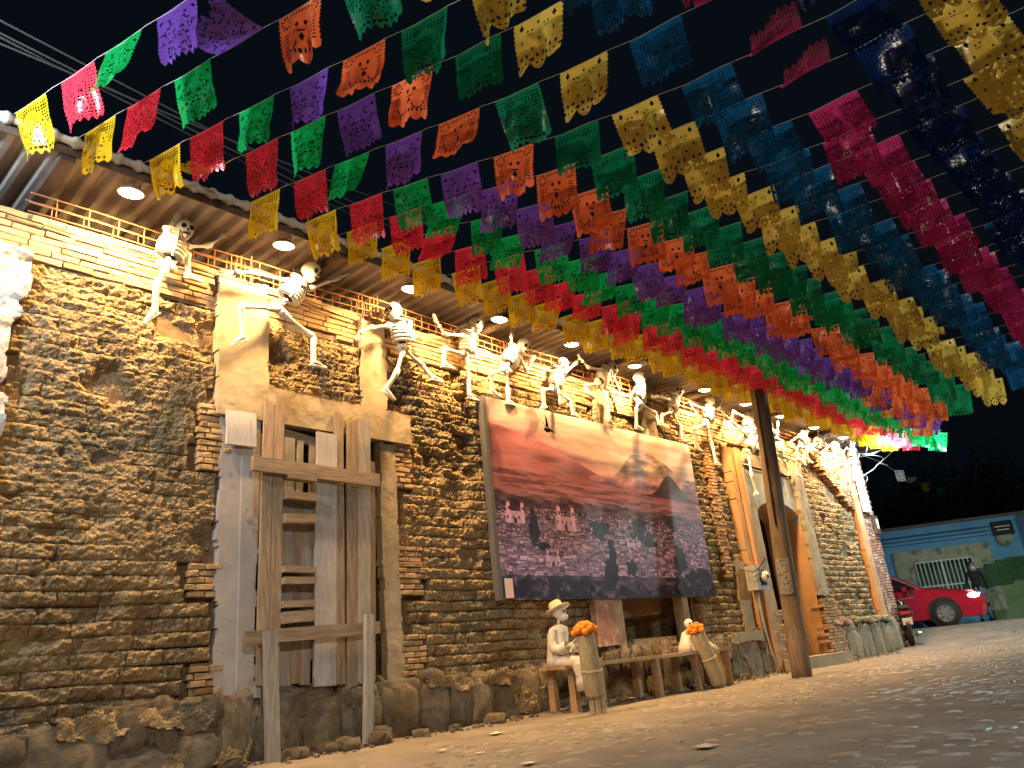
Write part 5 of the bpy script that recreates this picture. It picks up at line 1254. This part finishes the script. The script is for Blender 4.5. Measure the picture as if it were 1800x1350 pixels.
for zz in (wz0+.03, (wz0+wz1)/2, wz1-.03): hbox(wu0, wu1, zz-.02, zz+.02, -.12, -.10, MA['grille'], 'grille_bar', GR)
# green wainscot with a scalloped dark top
gu0, gz0 = uz(1735, 1035); m_ = MB()
hbox(gu0, uR+3, -.2, uz(1780, 1010)[1], -.04, .0, MA['greenp'], 'green_wainscot')
for k, (x, y, r_) in enumerate(((1745, 1000, .42), (1765, 992, .5), (1785, 985, .5), (1803, 980, .5))):
    u_, z_ = uz(x, y+8); hbox(u_-r_, u_+r_, z_-.35, z_+.18, -.07, -.03, MA['hedge'], 'painted_bush', jit=.03)
hbox(uR, uR+.06, -.2, ztop+.05, -.3, .0, MA['trim'], 'corner_pipe')
u_, z_ = uz(1761, 928); SG = hbox(u_-.28, u_+.28, z_-.20, z_+.20, -.06, -.02, MA['dark'], 'dark_plaque')
for k, w_ in enumerate((.2, .16)): hbox(u_-w_, u_+w_, z_+.03-.10*k, z_+.06-.10*k, -.065, -.060, MA['grille'], 'plaque_line')
u_, z_ = uz(1765, 946); MB().lathe([(.22, 0), (.22, .02), (.01, .03)], 22).build('round_plaque', MA['cream'], HO, True, M4(RH @ rx(R(90)), HP*[1, 1, 0]+AV*u_+AN*.02+[0, 0, z_]))
# pale slab stands in for bright doorway light at the right edge
hbox(uR+.15, uR+1.0, .3, ztop-.1, .1, .2, MA['jamb'], 'doorway_light_slab')

# red car -----------------------------------------------------------
CW = hz((1667, 1098), 23.4); CA = AV; 
CR = np.stack([CA, np.array([CA[1]*-1, CA[0], 0]), np.array([0, 0, 1.0])], 1)   # local x forward, y left
def paintm(name, c): 
    m, t, b = new_mat(name); b.inputs['Base Color'].default_value = (*c, 1); b.inputs['Roughness'].default_value = .28; b.inputs['Coat Weight'].default_value = .6; return m
MA['redpaint'] = paintm('red_car_paint', (.42, .010, .03)); MA['glass'] = flat_mat('dark_car_glass', (.02, .012, .015), .08, spec=.8)
MA['tyre'] = flat_mat('tyre_rubber', (.02, .02, .02), .8); MA['rim'] = flat_mat('alloy_rim', (.5, .5, .52), .3, metal=.8)
MA['head'] = flat_mat('headlight_on', (1, 1, 1), .2, emis=(.95, 1, .96), es=9)
CO = CR @ np.array([-.0, .78, 0])
right = CR @ np.array([0, -1.0, 0]); side = 1 if right @ (CP-CW) > 0 else -1     # which flank faces the camera
C0 = CW+CR @ np.array([-.98, side*.80, 0])*np.array([1, 1, 1]); C0[2] = CW[2]-.01   # car origin below mid: x=+.98 is the front axle
T = empty('red_car', tuple(C0)); tag(T, 'red saloon car with its headlight on crossing behind the corner', 'car')
CM = M4(CR, C0)
prof = [(1.90, .20), (1.97, .45), (1.95, .66), (1.78, .80), (1.1, .92), (.62, .98), (.02, 1.36), (-.45, 1.43), (-1.5, 1.42), (-2.2, 1.02), (-2.75, .98), (-2.85, .6), (-2.8, .20)]
def bodysec(ys, ins):
    return [(x-(.10*ins if x > 1.5 else 0), ys*(1-.18*max(0, (z-.95)/.45)), z-ins*.02) for x, z in prof]
mb_ = MB(); rings = [bodysec(-.80, 1), bodysec(-.84, 0), bodysec(0, -1), bodysec(.84, 0), bodysec(.80, 1)]
n = len(prof); V = [p for r_ in rings for p in r_]; Fc = []
for i in range(4):
    for k in range(n): Fc.append((i*n+k, i*n+(k+1) % n, (i+1)*n+(k+1) % n, (i+1)*n+k))
Fc.append(tuple(range(n))); Fc.append(tuple(4*n+k for k in range(n))[::-1]); mb_.add(V, Fc); mb_.build('body', MA['redpaint'], T, mw=CM)
for s in (-1, 1):
    for (a, b_) in (((.30, .98), (-.55, 1.33)), ((-.62, 1.33), (-1.9, 1.02))):
        yb = lambda z: s*(.84*(1-.18*max(0, (z-.95)/.45))+.012)
        if a[0] > 0: q4 = [(.46, yb(.97), .985), (-.02, yb(1.3), 1.29), (-.58, yb(1.34), 1.34), (-.58, yb(.97), .98)]
        else: q4 = [(-.66, yb(.97), .98), (-.66, yb(1.34), 1.34), (-1.45, yb(1.33), 1.33), (-1.95, yb(1.0), 1.02)]
        MB().add(q4, [(0, 1, 2, 3)]).build('side_window', MA['glass'], T, mw=CM)
    for xw in (.98, -1.75):
        wt = empty('wheel', tuple(np.array(CM @ Vector((xw, s*.76, .31)))), T)
        wm_ = CM @ Matrix.Translation((xw, s*.78, .31)) @ Matrix.Rotation(R(90), 4, 'X')
        MB().lathe([(.2, -.10), (.30, -.10), (.315, -.06), (.315, .06), (.30, .10), (.2, .10)], 28, cap=False).build('tyre', MA['tyre'], wt, True, wm_)
        rm = MB(); rm.lathe([(.06, -.105), (.065, .105)], 12)
        for k in range(7): a = k*2*PI/7; rm.box((.115*math.cos(a), .115*math.sin(a), 0), (.18, .055, .20), rot=rz(a))
        rm.lathe([(.19, -.106), (.205, -.106), (.205, .106), (.19, .106)], 24, cap=False); rm.lathe([(.19, -.05), (.19, .05)], 20); rm.build('rim', MA['rim'], wt, False, wm_)
        MB().lathe([(.30, -.02), (.385, -.02), (.385, .0), (.30, .0)], 24, cap=False).build('wheel_arch', MA['tyre'], T, mw=CM @ Matrix.Translation((xw, s*.842, .33)) @ Matrix.Rotation(R(90), 4, 'X'))
    MB().ell((1.74, s*.66, .69), (.20, .22, .085), 14, 8).build('headlight', MA['head'], T, True, CM)
    MB().box((.15, s*.93, 1.0), (.12, .16, .11), jit=.01).build('mirror', MA['redpaint'], T, mw=CM)
    MB().box((-.62, s*.852, .62), (.012, .006, .6)).build('door_gap', MA['dark'], T, mw=CM)
    MB().box((-.1, s*.855, .84), (.14, .02, .025)).build('door_handle', MA['dark'], T, mw=CM)
MB().box((2.02, 0, .42), (.1, 1.4, .12)).build('grille', MA['dark'], T, mw=CM)
l = bpy.data.lights.new('headlight_beam', 'SPOT'); l.energy = 30; l.color = (.92, 1, .95); l.spot_size = R(60); l.shadow_soft_size = .08
lo = bpy.data.objects.new('headlight_beam', l); COL.objects.link(lo); hp_ = CM @ Vector((2.1, -side*.6, .66)); lo.location = hp_; lo.rotation_euler = Vector(CA).to_track_quat('-Z', 'Y').to_euler()
# motorcycle ----------------------------------------------------------
P = hz((1602, 1126), 19.6); MR = np.stack([np.array([.93, .37, 0]), np.array([-.37, .93, 0]), np.array([0, 0, 1.0])], 1); MM = M4(MR, P)
T = empty('motorcycle', tuple(P)); tag(T, 'black scooter parked by the corner pier seen from behind', 'motorcycle')
MA['gloss'] = flat_mat('black_gloss', (.02, .02, .022), .2, spec=.8)
def wheel(x, parent):
    wt = empty('wheel', tuple(np.array(MM @ Vector((x, 0, .25)))), parent); wm_ = MM @ Matrix.Translation((x, 0, .25)) @ Matrix.Rotation(R(90), 4, 'X')
    MB().lathe([(.17, -.05), (.235, -.05), (.25, 0), (.235, .05), (.17, .05)], 22, cap=False).build('tyre', MA['tyre'], wt, True, wm_); MB().lathe([(.03, -.05), (.165, -.02), (.165, .02), (.03, .05)], 14).build('rim', MA['rim'], wt, False, wm_)
wheel(0, T); wheel(1.2, T)
MB().tube([(-.22, 0, .62), (0, 0, .66), (.35, 0, .62), (.6, 0, .40)], [.10, .17, .17, .12], 12).build('body', MA['gloss'], T, True, MM)
MB().tube([(-.25, 0, .78), (.1, 0, .80), (.5, 0, .72)], [.08, .13, .11], 12, squash=.5).build('seat', MA['tyre'], T, True, MM)
MB().tube([(-.34, 0, .20), (-.33, 0, .42), (-.2, 0, .55)], [.07, .09, .10], 10, squash=.5).build('rear_fender', MA['gloss'], T, True, MM)
MB().box((-.34, 0, .50), (.012, .20, .14), rot=ry(R(-15))).build('number_plate', MA['wire_white'], T, mw=MM)
MB().box((-.30, 0, .68), (.05, .20, .06)).build('tail_light', flat_mat('tail_lens', (.4, .02, .02), .3), T, mw=MM)
MB().tube([(.95, -.34, .98), (.9, -.2, 1.0), (.85, 0, .95), (.9, .2, 1.0), (.95, .34, .98)], .018, 8).build('handlebar', MA['steel'], T, True, MM)
MB().tube([(1.2, 0, .25), (1.0, 0, .6), (.86, 0, .95)], [.05, .06, .07], 8).build('fork', MA['gloss'], T, True, MM)
MB().tube([(.2, -.16, .22), (-.3, -.18, .24)], .045, 10).build('exhaust', MA['rim'], T, True, MM)
for s in (-1, 1): MB().box((.88, s*.30, 1.12), (.02, .1, .07)).build('mirror', MA['gloss'], T, mw=MM)
for s in (-1, 1): MB().tube([(.55, s*.1, .45), (.8, s*.16, .7), (.9, s*.1, .9)], .03, 8).build('leg_shield', MA['gloss'], T, True, MM)

# person with a face mask ----------------------------------------------
P = hz((1738, 1100), 25.4); H = 1.58
def skin_body(name, verts, edges, radii, mat, parent, root=0):
    me = bpy.data.meshes.new(name); me.from_pydata([tuple(v) for v in verts], edges, []); o = bpy.data.objects.new(name, me); COL.objects.link(o)
    o.modifiers.new('Skin', 'SKIN'); o.modifiers['Skin'].use_smooth_shade = True; o.modifiers.new('Subdivision', 'SUBSURF').levels = 2; o.modifiers['Subdivision'].render_levels = 2
    for i, r_ in enumerate(radii): me.skin_vertices[0].data[i].radius = (r_, r_*.85) if not isinstance(r_, tuple) else r_
    me.skin_vertices[0].data[root].use_root = True; me.materials.append(mat); o.parent = parent; o.matrix_parent_inverse = wmat(parent).inverted(); return o
T = empty('person', tuple(P)); tag(T, 'person in a black top and pale face mask standing behind the red car', 'person')
fx = np.array([-AV[0]*.15-.9, -.43, 0]); fx /= np.linalg.norm(fx); fy = np.array([-fx[1], fx[0], 0])   # facing the viewer
w_ = lambda a, b_, c: P+fx*a+fy*b_+np.array([0, 0, c*H])
MA['black'] = flat_mat('black_top', (.012, .012, .014), .85); MA['jeans'] = flat_mat('blue_jeans', (.10, .16, .26), .85); MA['skin'] = flat_mat('skin', (.30, .17, .11), .6)
vs = [w_(0, 0, .56), w_(0, 0, .66), w_(.0, 0, .76), w_(0, 0, .82), w_(0, .17, .81), w_(.02, .23, .64), w_(.10, .22, .52), w_(0, -.17, .81), w_(.0, -.24, .64), w_(.08, -.24, .52)]
skin_body('top', vs, [(0, 1), (1, 2), (2, 3), (3, 4), (4, 5), (5, 6), (3, 7), (7, 8), (8, 9)], [(.16, .11), (.15, .11), (.17, .12), (.11, .09), .065, .055, .045, .065, .055, .045], MA['black'], T)
vs = [w_(0, 0, .53)]; ed = []; rd = [(.16, .12)]
for s in (-1, 1):
    k = len(vs); vs += [w_(0, s*.09, .48), w_(.02, s*.10, .28), w_(0, s*.11, .06)]; ed += [(0, k), (k, k+1), (k+1, k+2)]; rd += [.095, .07, .055]
skin_body('jeans', vs, ed, rd, MA['jeans'], T)
hp = w_(.0, 0, .93); HR = np.stack([fx, fy, np.array([0, 0, 1.0])], 1)
def headf(V): W = V.copy(); low = np.clip(-V[:, 2], 0, 1); W[:, 1] *= 1-.3*low; W[:, 0] *= 1-.12*low; return W
MB().ell((0, 0, 0), (.095, .078, .12), 18, 14, headf).build('head', MA['skin'], T, True, M4(HR, hp))
MB().tube([w_(0, 0, .82), w_(0, 0, .89)], .05, 10).build('neck', MA['skin'], T, True)
MB().ell((-.02, 0, .035), (.10, .088, .105), 16, 10).build('hair', MA['dark'], T, True, M4(HR, hp))
MB().ell((.045, 0, -.045), (.062, .064, .052), 14, 8).build('face_mask', flat_mat('surgical_mask', (.45, .65, .68), .8), T, True, M4(HR, hp))
MB().ell((.095, 0, -.015), (.014, .012, .02), 8, 6).build('nose', MA['skin'], T, True, M4(HR, hp))
for s in (-1, 1):
    MB().ell((.082, s*.032, .012), (.010, .013, .008), 8, 5).build('eye', MA['dark'], T, True, M4(HR, hp)); MB().ell((0, s*.08, -.005), (.02, .012, .03), 8, 5).build('ear', MA['skin'], T, True, M4(HR, hp))
    hd_ = w_(.12, s*.23, .49); ro, _ = frame_to(hd_, hd_+[0, 0, -.1]); link('hand', HAND, MA['skin'], T, M4(ro, hd_, (.10, .11, .15)))
    MB().tube([w_(-.08, s*.11, .03), w_(.05, s*.11, .03), w_(.17, s*.12, .02)], [.045, .05, .035], 10).build('shoe', MA['dark'], T, True)

# dark trees beyond the house --------------------------------------------
MA['leaf'] = rough_mat('dark_foliage', (.012, .025, .012), (.03, .05, .02), 2, rough=.8, bump=0)
def tree(x, y, h, r_, label):
    T = empty('tree', (x, y, .3)); tag(T, label, 'tree', 'dark trees beyond the blue house')
    tr = MB(); tr.tube([(x, y, .2), (x+.1, y, h*.4), (x-.05, y, h*.75)], [.22, .15, .06], 8)
    rng = np.random.RandomState(int(x*10+y))
    for k in range(6):
        a = k*1.05; tr.tube([(x, y, h*(.35+.05*k)), (x+r_*.6*math.cos(a), y+r_*.6*math.sin(a), h*(.55+.05*k))], [.08, .02], 5)
    tr.build('trunk', MA['pole'], T, True)
    N_ = 2600; c = rng.normal(size=(14, 3))*[r_*.5, r_*.5, h*.16]+[x, y, h*.72]; idx = rng.randint(0, 14, N_)
    p = c[idx]+rng.normal(size=(N_, 3))*r_*.22; a = rng.normal(size=(N_, 3)); a /= np.linalg.norm(a, axis=1)[:, None]; b_ = np.cross(a, rng.normal(size=(N_, 3))); b_ /= np.linalg.norm(b_, axis=1)[:, None]
    s = rng.uniform(.07, .15, (N_, 1)); V = np.stack([p-a*s, p+b_*s*.5, p+a*s, p-b_*s*.5], 1).reshape(-1, 3)
    o = link('crown', np_mesh('crown', V, np.arange(N_*4).reshape(-1, 4), False), MA['leaf'], T)
for k, (px_, dd, h, r_, lab) in enumerate((((1560, 1080), 36, 5.6, 2.4, 'dim tree beside the corner pier, behind the blue house roof'), ((1610, 1080), 41, 6.6, 3.0, 'dim round tree behind the left part of the blue house'), ((1680, 1080), 38, 5.8, 2.6, 'dim tree behind the middle of the blue house roof'), ((1760, 1080), 42, 6.8, 3.0, 'dim tree behind the plaque end of the blue house'), ((1840, 1080), 40, 6.4, 3.0, 'dim tree at the right edge behind the blue house'))):
    q_ = hz(px_, dd); tree(q_[0], q_[1], h, r_, lab)
